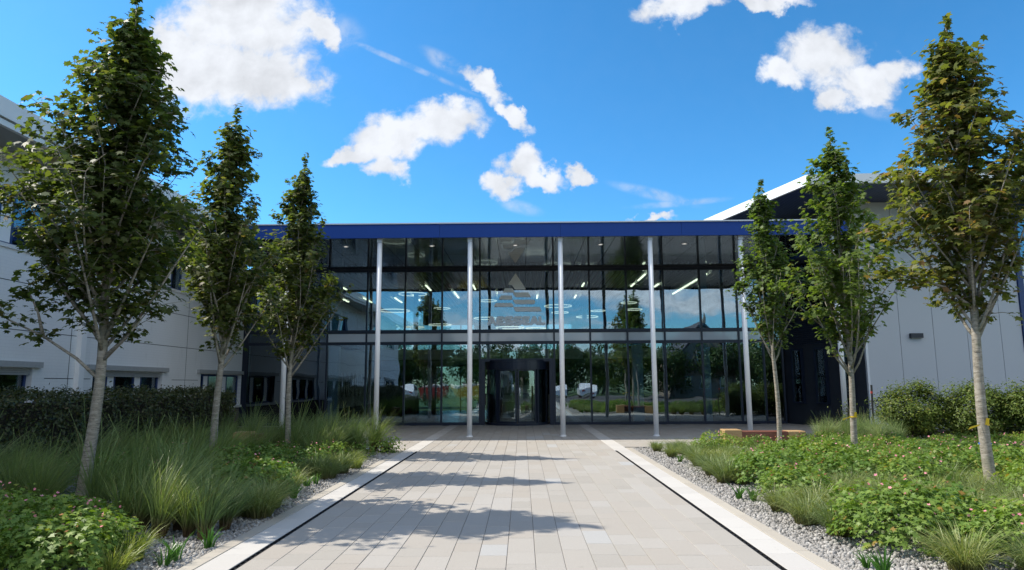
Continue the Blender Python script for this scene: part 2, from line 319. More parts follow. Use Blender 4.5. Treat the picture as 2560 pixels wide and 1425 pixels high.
# coated solar glass: part mirror, part clear
def glass(name, refl, tint, wav=.03, rough=0.0):
    m = NT(name); oi = m.n('ShaderNodeObjectInfo')
    ad = m.n('ShaderNodeVectorMath', operation='ADD'); m.l(m.pos(), ad.inputs[0]); cb = m.n('ShaderNodeCombineXYZ'); m.l(m.math('MULTIPLY', oi.outputs['Random'], 50), cb.inputs[0]); m.l(cb.outputs[0], ad.inputs[1])
    bp = m.bump(m.noise(.55, 2, .5, vec=ad.outputs[0]), wav, .35)
    g = m.n('ShaderNodeBsdfGlossy'); g.inputs['Roughness'].default_value = rough; g.inputs['Color'].default_value = (.80, .92, 1, 1); m.l(bp, g.inputs['Normal'])
    t = m.n('ShaderNodeBsdfTransparent'); t.inputs[0].default_value = (*tint, 1)
    fr = m.n('ShaderNodeFresnel'); fr.inputs[0].default_value = 1.5
    f = m.math('MINIMUM', m.math('ADD', m.math('MULTIPLY', fr.outputs[0], 1.0), refl), .95)
    x = m.n('ShaderNodeMixShader'); m.l(f, x.inputs[0]); m.l(t.outputs[0], x.inputs[1]); m.l(g.outputs[0], x.inputs[2]); m.l(x.outputs[0], m.o.inputs[0]); return m.m
M_glass = glass('solar_glass', .19, (.58, .70, .74), .02)
M_glassdark = glass('dark_tinted_glass', .10, (.20, .24, .30))
M_glasswin = glass('window_glass', .12, (.65, .72, .72))
M_glassdoor = glass('door_glass', .06, (.86, .90, .90), .06)
m = NT('grey_spandrel_glass'); M_spandrel = m.pbr(m.mix(m.noise(.8, 3), (.58, .61, .64), (.66, .69, .72)), .06, 0, m.bump(m.noise(.55, 2, vec=m.pos()), .05, .3), .8)
M_logo = simple('brushed_grey_film', (.88, .88, .88), .45, .3, var=.04)
M_char = simple('charcoal_cladding', (.022, .025, .032), .5)
M_intwall = simple('pale_interior_wall', (.55, .60, .57), .7, sc=2)
M_intdark = simple('dark_interior', (.035, .04, .045), .7)
M_intfloor = simple('interior_tile_floor', (.22, .24, .24), .22, sc=3)
M_intceil = simple('ceiling_plenum', (.07, .075, .08), .9)
M_baffle = simple('ceiling_baffle', (.82, .82, .82), .6)
M_desk = simple('reception_desk_panel', (.38, .40, .37), .5)
def emit(name, col, st):
    m = NT(name); e = m.n('ShaderNodeEmission'); e.inputs[0].default_value = (*col, 1); e.inputs[1].default_value = st; m.l(e.outputs[0], m.o.inputs[0]); return m.m
M_led = emit('warm_led', (1, .86, .55), 2.6); M_ledring = emit('ring_led', (1, .88, .66), .95); M_down = emit('downlight_lens', (1, .97, .9), .4)
m = NT('oak_sleeper'); c_ = m.ramp(m.noise(3, 6, .6, scale3=(1.5, 14, 14)), [(.2, (.26, .14, .06)), (.5, (.42, .27, .12)), (.8, (.55, .38, .19))]); M_wood = m.pbr(c_, .7, 0, m.bump(m.noise(3, 6, .6, scale3=(1.5, 14, 14)), .4, .006))
m = NT('red_hardwood'); c_ = m.ramp(m.noise(3, 6, .6, scale3=(1.5, 14, 14)), [(.2, (.11, .035, .022)), (.8, (.24, .09, .05))]); M_redwood = m.pbr(c_, .6, 0, m.bump(m.noise(3, 6, .6, scale3=(1.5, 14, 14)), .3, .006))
m = NT('maple_bark'); b1 = m.noise(9, 6, .65, scale3=(1, 1, 3.2)); c_ = m.ramp(b1, [(.25, (.15, .13, .10)), (.5, (.28, .25, .20)), (.75, (.42, .39, .33))]); le = m.noise(16, 3, .6, scale3=(.8, .8, 4.5)); c_ = m.mix(m.math('MULTIPLY', m.math('GREATER_THAN', le, .60), .6), c_, (.055, .045, .035)); c_ = m.mix(m.math('MULTIPLY', m.math('LESS_THAN', m.noise(3, 4), .42), .25), c_, (.16, .19, .11)); M_bark = m.pbr(c_, .85, 0, m.bump(b1, .5, .01), .3)
M_maple = leafmat('maple_leaf_green', [(0, (.070, .090, .030)), (.35, (.098, .124, .038)), (.7, (.125, .150, .046)), (.93, (.15, .155, .05)), (1, (.17, .11, .06))], .50, .50, .35)
M_maple2 = leafmat('maple_leaf_bright', [(0, (.090, .125, .034)), (.4, (.13, .175, .044)), (.8, (.16, .205, .054)), (.96, (.18, .19, .06)), (1, (.18, .12, .06))], .50, .50, .35)
M_maple3 = leafmat('maple_leaf_bronze', [(0, (.085, .10, .034)), (.4, (.12, .14, .044)), (.7, (.14, .15, .05)), (.9, (.185, .15, .07)), (1, (.22, .125, .075))], .50, .50, .35)
M_hedge = leafmat('hedge_leaf', [(0, (.034, .044, .016)), (.5, (.055, .068, .022)), (.9, (.075, .090, .028)), (1, (.10, .075, .038))], .2, .4, .5)
M_shrub = leafmat('shrub_leaf', [(0, (.045, .075, .014)), (.5, (.085, .125, .022)), (.9, (.12, .16, .03)), (1, (.16, .14, .04))], .25, .55, .3)
M_ger = leafmat('geranium_leaf', [(0, (.105, .175, .035)), (.5, (.15, .23, .045)), (.9, (.20, .28, .06)), (.97, (.24, .26, .05)), (1, (.30, .15, .04))], .32, .5, .35)
M_pink = leafmat('pink_petal', [(0, (.65, .20, .32)), (1, (.80, .36, .46))], .25, .6, .2)
M_sedge = leafmat('sedge_blade', [(0, (.13, .165, .065)), (.5, (.18, .22, .085)), (.9, (.24, .28, .12)), (1, (.30, .27, .13))], .3, .45, .4, (.0, .10, (.15, .13, .06)))
M_ysedge = leafmat('yellow_sedge_blade', [(0, (.14, .18, .04)), (.5, (.22, .26, .06)), (1, (.34, .34, .13))], .3, .45, .4)
M_tall = leafmat('reed_grass_blade', [(0, (.10, .15, .055)), (.5, (.15, .20, .07)), (.92, (.20, .26, .09)), (1, (.32, .28, .14))], .3, .45, .4, (.08, .28, (.13, .085, .045)))
M_strap = leafmat('strap_leaf', [(0, (.04, .12, .02)), (1, (.08, .18, .035))], .3, .4, .4)
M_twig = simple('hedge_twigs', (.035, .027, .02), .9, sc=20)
M_bgleaf = leafmat('distant_leaf', [(0, (.03, .06, .018)), (.6, (.055, .09, .025)), (1, (.09, .12, .03))], .25, .5, .3)
M_yellow = simple('yellow_tape', (.75, .50, .02), .5); M_bluetape = simple('blue_tape', (.02, .12, .55), .5)
M_black = simple('black_plastic', (.02, .02, .02), .5); M_red = simple('red_paint', (.40, .045, .03), .5)
M_car = simple('white_car_paint', (.75, .75, .76), .25); M_tyre = simple('tyre_rubber', (.02, .02, .02), .8)
M_stonew = simple('sandstone_wall', (.24, .19, .14), .9, sc=4, bump=.5, bsc=9, var=.35); M_slate = simple('roof_slate', (.07, .07, .08), .7, sc=4)
M_skipy = simple('yellow_skip_paint', (.55, .36, .03), .5); M_rubble = simple('rubble', (.5, .48, .45), .9, sc=8, bump=.5)
M_blind = simple('pale_window_blind', (.45, .47, .48), .8)

# ================================================================== ground and paving
g = MB(); g.add([(-900, -900, -.09), (900, -900, -.09), (900, 900, -.09), (-900, 900, -.09)], [(0, 1, 2, 3)])
tag(link('ground', g.mesh('ground'), M_lawn), kind='structure')
g = MB(); g.box(-70, 70, -40, -3, -.086, -.03)
tag(link('car_park_road', g.mesh('road'), M_asph), kind='structure')

DL, DR = -2.565, 2.255       # drain centre lines
path = tag(link('path', MB().box(-2.54, 2.23, -3, 27.7, -.08, -.010).mesh('path'), M_joint), kind='structure')
ncol = 18; w = (2.228 + 2.538) / ncol; rng = random.Random(3)
pieces = []
for i in range(ncol):
    x0 = -2.538 + i * w; y = -3 + rng.random() * .5
    while y < 27.4:
        L = rng.choice((.34, .45, .45, .6, .6, .75, .9)); L = min(L, 27.69 - y)
        if 27.69 - y - L < .2: L = 27.69 - y
        pieces.append((x0, y, L)); y += L
vis = sorted([p for p in pieces if p[1] + p[2] > 5.7], key=lambda p: p[1])
near, rest = vis[:300], vis[300:] + [p for p in pieces if p[1] + p[2] <= 5.7]
pm = {}
for (x0, y, L) in near:
    key = round(L, 3)
    if key not in pm: pm[key] = MB().cbox(.002, w - .002, .002, key - .002, -.06, 0, .003).mesh('paver'); pm[key].materials.append(M_pav)
    o = link('paver', pm[key], None, path, (x0, y, random.uniform(-.0012, .0012)))
far = MB()
for (x0, y, L) in rest: far.cbox(x0 + .003, x0 + w - .003, y + .003, y + L - .003, -.06, random.uniform(-.001, .001), .003)
tag(link('paver', far.mesh('paver_rest'), M_pav, path), kind='stuff')
for sgn, xd in ((-1, DL), (1, DR)):
    band = tag(link('kerb', MB().box(*(sorted((xd + sgn * .026, xd + sgn * .34))), -3, 27.7, -.08, -.012).mesh('kerb_bed'), M_joint), kind='structure')
    y = -3 + .2
    while y < 27.6:
        L = .6; a, b = sorted((xd + sgn * .028, xd + sgn * .335))
        if y > 16.95: a, b = sorted((xd - sgn * .02, xd + sgn * .335))
        link('kerb_stone', MB().cbox(a, b, y + .002, min(y + L, 27.7) - .002, -.06, .001, .003).mesh('kerb_stone'), M_kerb, band); y += L
    y = -3
    while y < 17.3:
        a, b = sorted((xd + sgn * .341, xd + sgn * .485))
        link('edging_stone', MB().cbox(a, b, y + .002, y + .896, -.06, .004, .004).mesh('edging_stone'), M_edge, band); y += .9
    dr = root('drain_channel', (xd, -3, -.06), 'black slot drain running along the %s edge of the path' % ('left' if sgn < 0 else 'right'), 'drain', 'slot drains beside the path')
    part('channel', MB().box(xd - .024, xd + .024, -3, 16.93, -.06, -.03), M_drainbed, dr)
    gm = MB(); gm.box(xd - .024, xd - .016, -3, 16.93, -.03, -.001); gm.box(xd + .016, xd + .024, -3, 16.93, -.03, -.001)
    part('steel_edge', gm, M_drain, dr)
    gm = MB(); y = -2.9
    while y < 16.9: gm.box(xd - .0155, xd + .0155, y, y + .02, -.028, -.006); y += .12
    part('grating_bar', gm, M_drain, dr, kind='stuff')

# forecourt either side of the path, under the canopy
fc = tag(link('forecourt', MB().box(-11.3, -2.91, 17.32, 27.7, -.08, -.012).box(2.60, 12.0, 17.95, 27.7, -.08, -.012).mesh('forecourt'), M_joint), kind='structure')
fm = MB()
for xa, xb, ya in ((-11.3, -2.905, 17.3), (2.595, 12.0, 17.95)):
    nc = int(round((xb - xa) / w)); ww = (xb - xa) / nc
    for i in range(nc):
        y = ya
        while y < 27.4:
            L = min(random.choice((.34, .45, .6, .75)), 27.69 - y); fm.cbox(xa + i * ww + .003, xa + (i + 1) * ww - .003, y + .003, y + L - .003, -.06, random.uniform(-.001, .001), .003); y += L
tag(link('paver', fm.mesh('forecourt_paver'), M_pav, fc), kind='stuff')
lf = MB()
for _ in range(26):
    x, y = random.uniform(-4.5, 7), random.uniform(18.5, 27)
    a = random.random() * 6; s_ = random.uniform(.015, .035); lf.add([(x + s_ * math.cos(a + k * 1.57), y + s_ * math.sin(a + k * 1.57), .004 + .006 * (k % 2)) for k in range(4)], [(0, 1, 2, 3)])
tag(link('fallen_leaves', lf.mesh('fallen_leaves'), M_twig), kind='stuff')

# planting beds: soil, chippings
for nm, xa, xb, yb in (('left', -11.3, -3.05, 17.29), ('right', 2.74, 22, 17.94)):
    gx, gy = 40, 60; V = []; Fc = []
    for j in range(gy + 1):
        for i in range(gx + 1):
            x = xa + (xb - xa) * i / gx; y = -2 + (yb + 2) * j / gy
            d = min(abs(x - (xb if nm == 'left' else xa)), 2) / 2; V.append((x, y, -.035 + .07 * d * d + .01 * math.sin(x * 5) * math.sin(y * 4) * d))
    for j in range(gy):
        for i in range(gx): a = j * (gx + 1) + i; Fc.append((a, a + 1, a + gx + 2, a + gx + 1))
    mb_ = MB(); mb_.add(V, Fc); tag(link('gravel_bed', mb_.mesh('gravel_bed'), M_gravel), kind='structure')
tag(link('soil', MB().box(12.0, 24, 17.95, 24.2, -.08, -.02).box(-11.3, -8, 17.3, 27, -.08, .001).mesh('soil'), M_soil), kind='structure')

def stones(n, fx, name, rg):
    ico = np.array([(0, 0, 1), (.89, 0, .45), (.28, .85, .45), (-.72, .53, .45), (-.72, -.53, .45), (.28, -.85, .45), (.72, .53, -.45), (-.28, .85, -.45), (-.89, 0, -.45), (-.28, -.85, -.45), (.72, -.53, -.45), (0, 0, -1)])
    tri = [(0, 1, 2), (0, 2, 3), (0, 3, 4), (0, 4, 5), (0, 5, 1), (1, 6, 2), (2, 7, 3), (3, 8, 4), (4, 9, 5), (5, 10, 1), (1, 10, 6), (2, 6, 7), (3, 7, 8), (4, 8, 9), (5, 9, 10)]
    P = fx(n, rg); n = len(P)
    S = rg.uniform(.010, .024, (n, 1, 1)) * rg.uniform(.6, 1.35, (n, 1, 3)); V = ico[None] * S * (1 + rg.uniform(-.28, .28, (n, 12, 3)))
    a = rg.uniform(0, 6.28, n); ca, sa = np.cos(a), np.sin(a); b = rg.uniform(-.6, .6, n); cb, sb = np.cos(b), np.sin(b)
    y1 = V[:, :, 1] * cb[:, None] - V[:, :, 2] * sb[:, None]; z1 = V[:, :, 1] * sb[:, None] + V[:, :, 2] * cb[:, None]
    x2 = V[:, :, 0] * ca[:, None] - y1 * sa[:, None]; y2 = V[:, :, 0] * sa[:, None] + y1 * ca[:, None]
    V = np.stack([x2, y2, z1], -1) + P[:, None]
    return gridmesh(name, V, n, tri)
def fR(n, rg):
    d = rg.random(n) ** 1.6 * 1.9; y = 5.6 + rg.random(n) ** 1.5 * 12.2; return np.stack([2.75 + d, y, -.03 + .02 * d + rg.random(n) * .02], -1)
def fL(n, rg):
    d = rg.random(n) ** 1.6 * 2.3; y = 5.6 + rg.random(n) ** 1.5 * 11.6; return np.stack([-3.06 - d, y, -.03 + .02 * d + rg.random(n) * .02], -1)
tag(link('gravel', stones(17000, fR, 'gravel', RNG), M_stone), 'pale grey limestone chippings in the right hand planting bed', 'gravel', kind='stuff')
tag(link('gravel', stones(15000, fL, 'gravel', RNG), M_stone), 'pale grey limestone chippings in the left hand planting bed', 'gravel', kind='stuff')

# ================================================================== entrance building
YF = 27.7; ZS = 6.30
eb = root('entrance_building', (0, YF, 0), 'two storey glass fronted entrance building with deep blue canopy edge', 'building')
for fa, fb_ in zip((-10.25, -6.4, -2.6, 1.25, 5.1, 8.9), (-6.4, -2.6, 1.25, 5.1, 8.9, 10.35)): part('fascia', MB().box(fa + .003, fb_ - .003, 21.32 + random.uniform(0, .004), 21.40, 6.24, 6.68), M_navy, eb)
part('fascia', MB().box(10.27, 10.35, 21.402, 27.6, 6.24, 6.68), M_navy, eb)
cp = MB().box(-10.27, -6.4, 21.28, 21.46, 6.682, 6.72).box(-6.395, .4, 21.28, 21.46, 6.682, 6.722).box(.405, 6.9, 21.28, 21.46, 6.682, 6.72).box(6.905, 10.39, 21.28, 21.46, 6.682, 6.722)
part('coping', cp, M_silver, eb)
part('roof', MB().box(-11.0, 10.26, 21.41, 43.0, 6.40, 6.67), M_intceil, eb)
seams = [-10.2] + [(-7.49 + .958 * k) for k in range(-2, 20)]
seams = sorted(set(round(s_, 3) for s_ in seams if -10.2 <= s_ < 10.1)) + [10.26]
for a, b in zip(seams[:-1], seams[1:]):
    for ya, yb in ((21.41, 24.6), (24.6, YF + .02)):
        part('soffit_panel', MB().box(a + .008, b - .008, ya + .005, yb - .005, ZS, ZS + .03), M_soffit, eb)
for k, x in enumerate((-8.9, -6.0, -3.05, -.2, 2.7, 5.55, 8.4)):
    dl = part('downlight', MB().tube([(x, 22.9, ZS - .012), (x, 22.9, ZS - .001)], .10, 16), M_silver, eb)
    part('lens', MB().tube([(x, 22.9, ZS - .016), (x, 22.9, ZS - .0125)], .065, 14), M_down, dl)
for x in (-7.49, -4.55, -1.64, 1.25, 4.12, 7.0, 9.94):
    c = part('column', MB().tube([(x, 21.55, 0), (x, 21.55, 6.12)], .078, 20), M_white, eb, True)
    part('base_collar', MB().tube([(x, 21.55, 0), (x, 21.55, .03)], .10, 20), M_white, c)
    part('head_bracket', MB().box(x - .075, x + .075, 21.47, 21.62, 6.13, ZS - .002), M_silver, c)

# curtain wall
mull = [-11.13, -9.5, -7.89, -6.30, -4.75, -3.24, -1.70, 1.30, 2.76, 4.26, 5.76, 7.24, 8.72, 9.68, 10.42]
for x in mull:
    part('mullion', MB().box(x - .033, x + .033, YF - .07, YF + .10, 0, ZS - .002), M_darknavy, eb)
ZT = [(6.18, 6.297), (3.655, 3.80), (3.20, 3.32), (0.0, .11)]
for a, b in zip(mull[:-1], mull[1:]):
    door = abs(a + 1.70) < .01
    for k, (z0, z1) in enumerate(ZT):
        if door and k == 3: continue
        part('transom', MB().box(a + .0335, b - .0335, YF - .055, YF + .09, z0, z1), M_darknavy, eb)
    dark = b < -7.8 or a > 9.6
    gm_ = M_glassdark if dark else M_glass
    zr = [(3.80, 6.18), (.11, 3.20)] if not door else [(3.80, 6.18), (2.62, 3.20)]
    for z0, z1 in zr:
        if b - a > 2: rngs = [(a, b)]
        else: rngs = [(a, b)]
        for (p, q_) in rngs:
            o = part('window_pane', MB().box(-(q_ - p) / 2 + .034, (q_ - p) / 2 - .034, -.006, .006, z0 + .001, z1 - .001), gm_, eb)
            for v_ in o.data.vertices: v_.co.y += YF; v_.co.z += 0
            o.location = ((p + q_) / 2, 0, 0); o.rotation_euler = (random.uniform(-.0012, .0012), 0, random.uniform(-.002, .002))
    part('spandrel_panel', MB().box(a + .034, b - .034, YF - .012, YF + .012, 3.321, 3.654), M_glassdark if dark else M_spandrel, eb)
# logo on the glass
LOGO = dict(arrow=[(-0.24, 6.10), (0.188, 5.43), (-0.266, 5.427), (-0.387, 5.609), (-0.554, 5.633)], a=[(-0.676, 5.482), (-0.356, 5.479), (-0.286, 5.308), (-0.767, 5.311)], b=[(-0.363, 5.300), (0.283, 5.300), (0.393, 5.109), (-0.246, 5.114)], c=[(-0.838, 5.183), (-0.39, 5.179), (-0.365, 5.012), (-0.944, 5.016)], d=[(-0.365, 5.004), (0.504, 5.003), (0.567, 4.914), (0.518, 4.818), (-0.264, 4.824)], e=[(-1.062, 4.878), (-0.391, 4.873), (-0.312, 4.712), (-1.133, 4.718)], f=[(-0.344, 4.706), (0.74, 4.704), (0.817, 4.518), (-0.25, 4.519)])
def rounded(poly, r):
    out_ = []; n = len(poly)
    for i in range(n):
        p0, p1, p2 = Vector(poly[i - 1]), Vector(poly[i]), Vector(poly[(i + 1) % n]); d0 = (p0 - p1); d2 = (p2 - p1); rr = min(r, d0.length * .4, d2.length * .4)
        a = p1 + d0.normalized() * rr; b = p1 + d2.normalized() * rr
        for t in (0, .33, .67, 1): out_.append(tuple((1 - t) ** 2 * a + 2 * t * (1 - t) * p1 + t * t * b))
    return out_
for k, poly in LOGO.items():
    part('logo_shape', MB().prismy(rounded(poly, .045), YF - .065 if k in 'bdf' else YF - .06, YF - .02), M_logo, eb)
# rounded capital letters drawn with thick strokes, unit box 0..1
GL = {'A': [[(.0, .0), (.42, 1.0), (.58, 1.0), (1.0, .0)], [(.25, .33), (.75, .33)]], 'E': [[(1, 1), (.12, 1), (.0, .85), (.0, .15), (.12, 0), (1, 0)], [(0, .5), (.9, .5)]],
      'S': [[(1, 1), (.15, 1), (0, .85), (0, .62), (.15, .5), (.85, .5), (1, .38), (1, .15), (.85, 0), (0, 0)]], 'L': [[(0, 1), (0, 0), (1, 0)]]}
def stroke_letter(ch, x0, z0, wd_, ht, t, y0, y1):
    mb_ = MB(); k = 0
    for pl in GL[ch]:
        pts = [Vector((x0 + t / 2 + px * (wd_ - t), z0 + t / 2 + pz * (ht - t))) for px, pz in pl]
        for a, b in zip(pts[:-1], pts[1:]):
            d = (b - a).normalized(); n_ = Vector((-d.y, d.x)); ring = []
            for i in range(7): w_ = math.pi / 2 + math.pi * i / 6; ring.append(a + (d * math.cos(w_) + n_ * math.sin(w_)) * t / 2)
            for i in range(7): w_ = -math.pi / 2 + math.pi * i / 6; ring.append(b + (d * math.cos(w_) + n_ * math.sin(w_)) * t / 2)
            mb_.prismy([tuple(p) for p in ring], y0 - .0007 * k, y1); k += 1
    return mb_
x = -1.398; wl = [.37, .33, .37, .37, .33, .37, .28]
for ch, ww in zip('AESSEAL', wl):
    part('logo_letter', stroke_letter(ch, x, 3.955, ww * 1.02, .375, .115, YF - .06, YF - .02), M_logo, eb); x += ww * .994 - .008

# revolving door drum
CX, CY, RR = -.20, YF + .62, 1.30
def arc(r, a0, a1, n, z0, z1, th):
    mb_ = MB(); vs = []; fs = []
    for i in range(n + 1):
        a = math.radians(a0 + (a1 - a0) * i / n)
        for rr in (r, r - th):
            for z in (z0, z1): vs.append((CX + rr * math.sin(a), CY - rr * math.cos(a), z))
    for i in range(n):
        b = i * 4; fs += [(b, b + 4, b + 5, b + 1), (b + 2, b + 3, b + 7, b + 6), (b + 1, b + 5, b + 7, b + 3), (b, b + 2, b + 6, b + 4)]
    fs += [(0, 1, 3, 2), (4 * n, 4 * n + 2, 4 * n + 3, 4 * n + 1)]
    mb_.add(vs, fs); return mb_
rd = part('revolving_door', arc(RR, -110, 110, 36, 2.18, 2.50, .12), M_darknavy, eb)
part('door_cover', MB().tube([(CX, CY, 2.505), (CX, CY, 2.56)], RR, 40), M_darknavy, rd)
part('portal_frame', MB().box(-1.66, 1.26, YF - .08, YF + .1, 2.50, 2.62).box(-1.66, -1.49, YF - .08, YF + .1, 0, 2.499).box(1.09, 1.26, YF - .08, YF + .1, 0, 2.499), M_darknavy, rd)
part('floor_ring', arc(RR + .02, -110, 110, 36, 0.002, .09, .14), M_darknavy, rd)
for a0, a1 in ((-100, -38), (38, 100)): part('curved_glass', arc(RR - .04, a0, a1, 14, .09, 2.18, .012), M_glassdoor, rd)
for a in (-100, -68, -40, 40, 68, 100):
    s_, c_ = math.sin(math.radians(a)), math.cos(math.radians(a))
    part('post', MB().rbox((CX + (RR - .05) * s_, CY - (RR - .05) * c_), (c_, s_), .045 if abs(a) == 40 else .025, .035, .09, 2.18), M_darknavy, rd)
for sg in (-1, 1):
    a0, a1 = (2, 36) if sg > 0 else (-36, -2)
    part('door_leaf_glass', arc(RR - .08, a0, a1, 8, .16, 2.12, .01), M_glassdoor, rd)
    part('door_leaf_rail', arc(RR - .06, a0, a1, 8, .092, .16, .04), M_darknavy, rd); part('door_leaf_rail', arc(RR - .06, a0, a1, 8, 2.12, 2.178, .04), M_darknavy, rd)
    for a in (sg * 2.2, sg * 36): s_, c_ = math.sin(math.radians(a)), math.cos(math.radians(a)); part('door_stile', MB().rbox((CX + (RR - .08) * s_, CY - (RR - .08) * c_), (c_, s_), .03, .02, .092, 2.178), M_darknavy, rd)
part('inner_wing', MB().rbox((CX, CY), (1, .35), 1.1, .01, .1, 2.15), M_glassdoor, rd)

# interior
part('interior_floor', MB().box(-11.1, 10.4, YF + .12, 43, -.08, .015), M_intfloor, eb)
part('interior_wall', MB().box(-11.1, -11.0, YF + .12, 43, .016, 6.3).box(10.5, 10.6, YF + .12, 43, .016, 6.3), M_intdark, eb)
iw = part('display_wall', MB().box(-7.95, -7.85, YF + .55, 36.6, .62, 3.15), M_intwall, eb)
part('dado', MB().box(-7.96, -7.83, YF + .55, 36.6, .016, .617), M_intdark, iw)
for k in range(9):
    yy = 29.2 + k * .78
    rg_ = MB(); n_ = 20; pts = [(-7.835, yy + .2 * math.cos(2 * math.pi * i / n_), 1.62 + .52 * math.sin(2 * math.pi * i / n_)) for i in range(n_ + 1)]; rg_.tube(pts, .035, 5)
    part('oval_motif', rg_, M_desk, iw)
part('light_pilaster', MB().box(-7.84, -7.45, YF + .12, YF + .42, .016, 3.15), M_white, eb)
part('light_pilaster', MB().box(-7.82, -7.45, YF + .2, YF + .5, 3.85, 6.2), M_intwall, eb)
part('light_pilaster', MB().box(4.5, 4.9, YF + .3, YF + .6, .016, 3.15), M_white, eb)
part('light_pilaster', MB().box(7.35, 7.6, YF + .2, YF + .45, .016, 6.2), M_white, eb)
part('upper_floor', MB().box(-11, 10.4, 34.6, 43, 2.85, 3.35), M_intwall, eb)
part('upper_floor_ceiling', MB().box(-11, 10.4, 34.62, 43, 2.80, 2.848), M_intdark, eb)
part('edge_slab', MB().box(-11, 10.4, YF + .12, YF + .5, 3.22, 3.62), M_intwall, eb)
for a in range(-10, 11, 2):
    part('balustrade_glass', MB().box(a + .02 - .5, a + 1.98 - .5, 34.64, 34.66, 3.36, 4.4), M_glassdoor, eb)
bf = MB(); x = -10.9
while x < 10.2: bf.box(x, x + .045, YF + .15, 42.8, 6.08, 6.24); x += .24
part('ceiling_baffle', bf, M_baffle, eb, kind='stuff')
part('ceiling', MB().box(-11, 10.4, YF + .02, 43, 6.26, 6.38), M_intceil, eb)
for x in (-8.9, -4.9, -1.0, 2.9, 6.8):
    for y in (31.5, 38.5): part('interior_column', MB().box(x - .1, x + .1, y - .1, y + .1, .016, 6.05), M_intdark, eb)
# back glazing of the hall
for x in [-11 + 1.79 * k for k in range(13)]: part('back_mullion', MB().box(x - .04, x + .04, 43.0, 43.12, 0, 6.3), M_darknavy, eb)
for z in (2.7, 4.6): part('back_transom', MB().box(-11, 10.5, 42.95, 42.998, z, z + (.9 if z < 3 else .12)), M_intdark, eb)
part('upper_back_wall', MB().box(-11, -9.0, 42.8, 42.94, 3.4, 6.3).box(-6.2, 10.5, 42.8, 42.94, 5.3, 6.3).box(-3.0, -.2, 42.8, 42.94, 3.4, 5.3).box(3.2, 5.59, 42.8, 42.94, 3.4, 5.3), M_intdark, eb)
part('back_glazing', MB().box(-11, 10.5, 43.05, 43.06, .02, 6.2), M_glassdoor, eb)
part('solid_panel', MB().box(-11, -6.4, 42.8, 42.94, .016, 2.7).box(1.2, 4.0, 42.8, 42.94, .016, 2.7).box(5.6, 10.4, 42.8, 42.94, .016, 6.0), M_intdark, eb)
part('stair_wall', MB().box(2.0, 5.2, 33.9, 34.1, .016, 2.75), M_char, eb)

# loose things inside
desk = root('reception_desk', (-.2, 33.0, .015), 'long curved grey reception desk seen through the revolving door', 'desk')
dm = MB(); n_ = 14; ps = [(-1.75 + 3.1 * i / n_ , 32.7 + .35 * ((i / n_ - .5) * 2) ** 2) for i in range(n_ + 1)]
part('front_panel', MB().prism(ps + [(p[0], p[1] + .08) for p in ps[::-1]], .016, .60), M_desk, desk)
part('upper_panel', MB().prism([(p[0] * 1.03, p[1] - .06) for p in ps] + [(p[0] * 1.03, p[1] + .1) for p in ps[::-1]], .61, 1.12), M_desk, desk)
part('counter_top', MB().prism([(p[0] * 1.05, p[1] - .1) for p in ps] + [(p[0] * 1.05, p[1] + .6) for p in ps[::-1]], 1.122, 1.16), M_intdark, desk)
x = -1.35
for ch in 'AESSEAL': part('desk_letter', stroke_letter(ch, x, .78, .13, .13, .03, 32.55, 32.60), M_logo, desk); x += .14
scr = root('display_stand', (.0, 38, .015), 'cream display board with two dark screens behind the reception desk', 'display')
part('board', MB().box(-1.0, .9, 38.0, 38.08, 1.0, 2.3), simple('cream_board', (.7, .68, .6), .6), scr)
part('screen', MB().box(-.75, -.1, 37.96, 37.995, 1.55, 1.95), M_black, scr); part('screen', MB().box(.1, .7, 37.96, 37.995, 1.55, 1.95), M_black, scr)
RINGS = [(-5.1, 31.76, 5.81, 0.65), (-5.48, 29.25, 4.76, 0.65), (-4.51, 38.48, 5.87, 0.45), (-4.4, 36.64, 4.78, 0.6), (-5.41, 34.2, 4.46, 0.5), (-1.73, 34.98, 5.86, 0.45), (-1.79, 34.2, 4.88, 0.6), (-0.55, 31.76, 4.2, 0.65), (0.71, 34.2, 4.36, 0.5), (1.75, 32.69, 5.3, 0.65), (2.06, 36.64, 5.4, 0.45), (3.34, 34.83, 4.98, 0.55), (4.25, 38.0, 5.62, 0.4), (5.65, 35.91, 5.81, 0.42), (5.92, 35.91, 5.45, 0.42)]
RL = ['highest large ring light hanging just inside the second column from the left', 'large low ring light nearest the glass on the left', 'small high ring light far back left of the logo', 'wide ring light low behind the reflected tree on the left', 'mid sized lowest ring light at the left of the hall', 'small high ring light just left of the arrow logo', 'ring light half way up left of the arrow logo', 'large lowest ring light right under the lettering', 'thin low ring light under the right end of the lettering', 'large ring light just right of the arrow logo', 'small ring light deeper in the hall right of the logo', 'ring light low between the two right hand middle columns', 'smallest ring light far back right of the hall', 'upper of two overlapping small rings at the right', 'lower of two overlapping small rings at the right']
for (x, y, z, R), lb in zip(RINGS, RL):
    rr = root('ring_pendant_light', (x, y, z), lb, 'pendant light', 'ring lights hanging in the entrance hall')
    part('ring', MB().torus((x, y, z), R, .022, 40, 5), M_ledring, rr, True)
    cb_ = MB()
    for k in range(3): a = 2.1 * k + .4; cb_.tube([(x + R * math.cos(a), y + R * math.sin(a), z + .02), (x, y, min(z + .9, 6.1)), (x, y, 6.1)], .004, 3)
    part('suspension_wire', cb_, M_silver, rr)
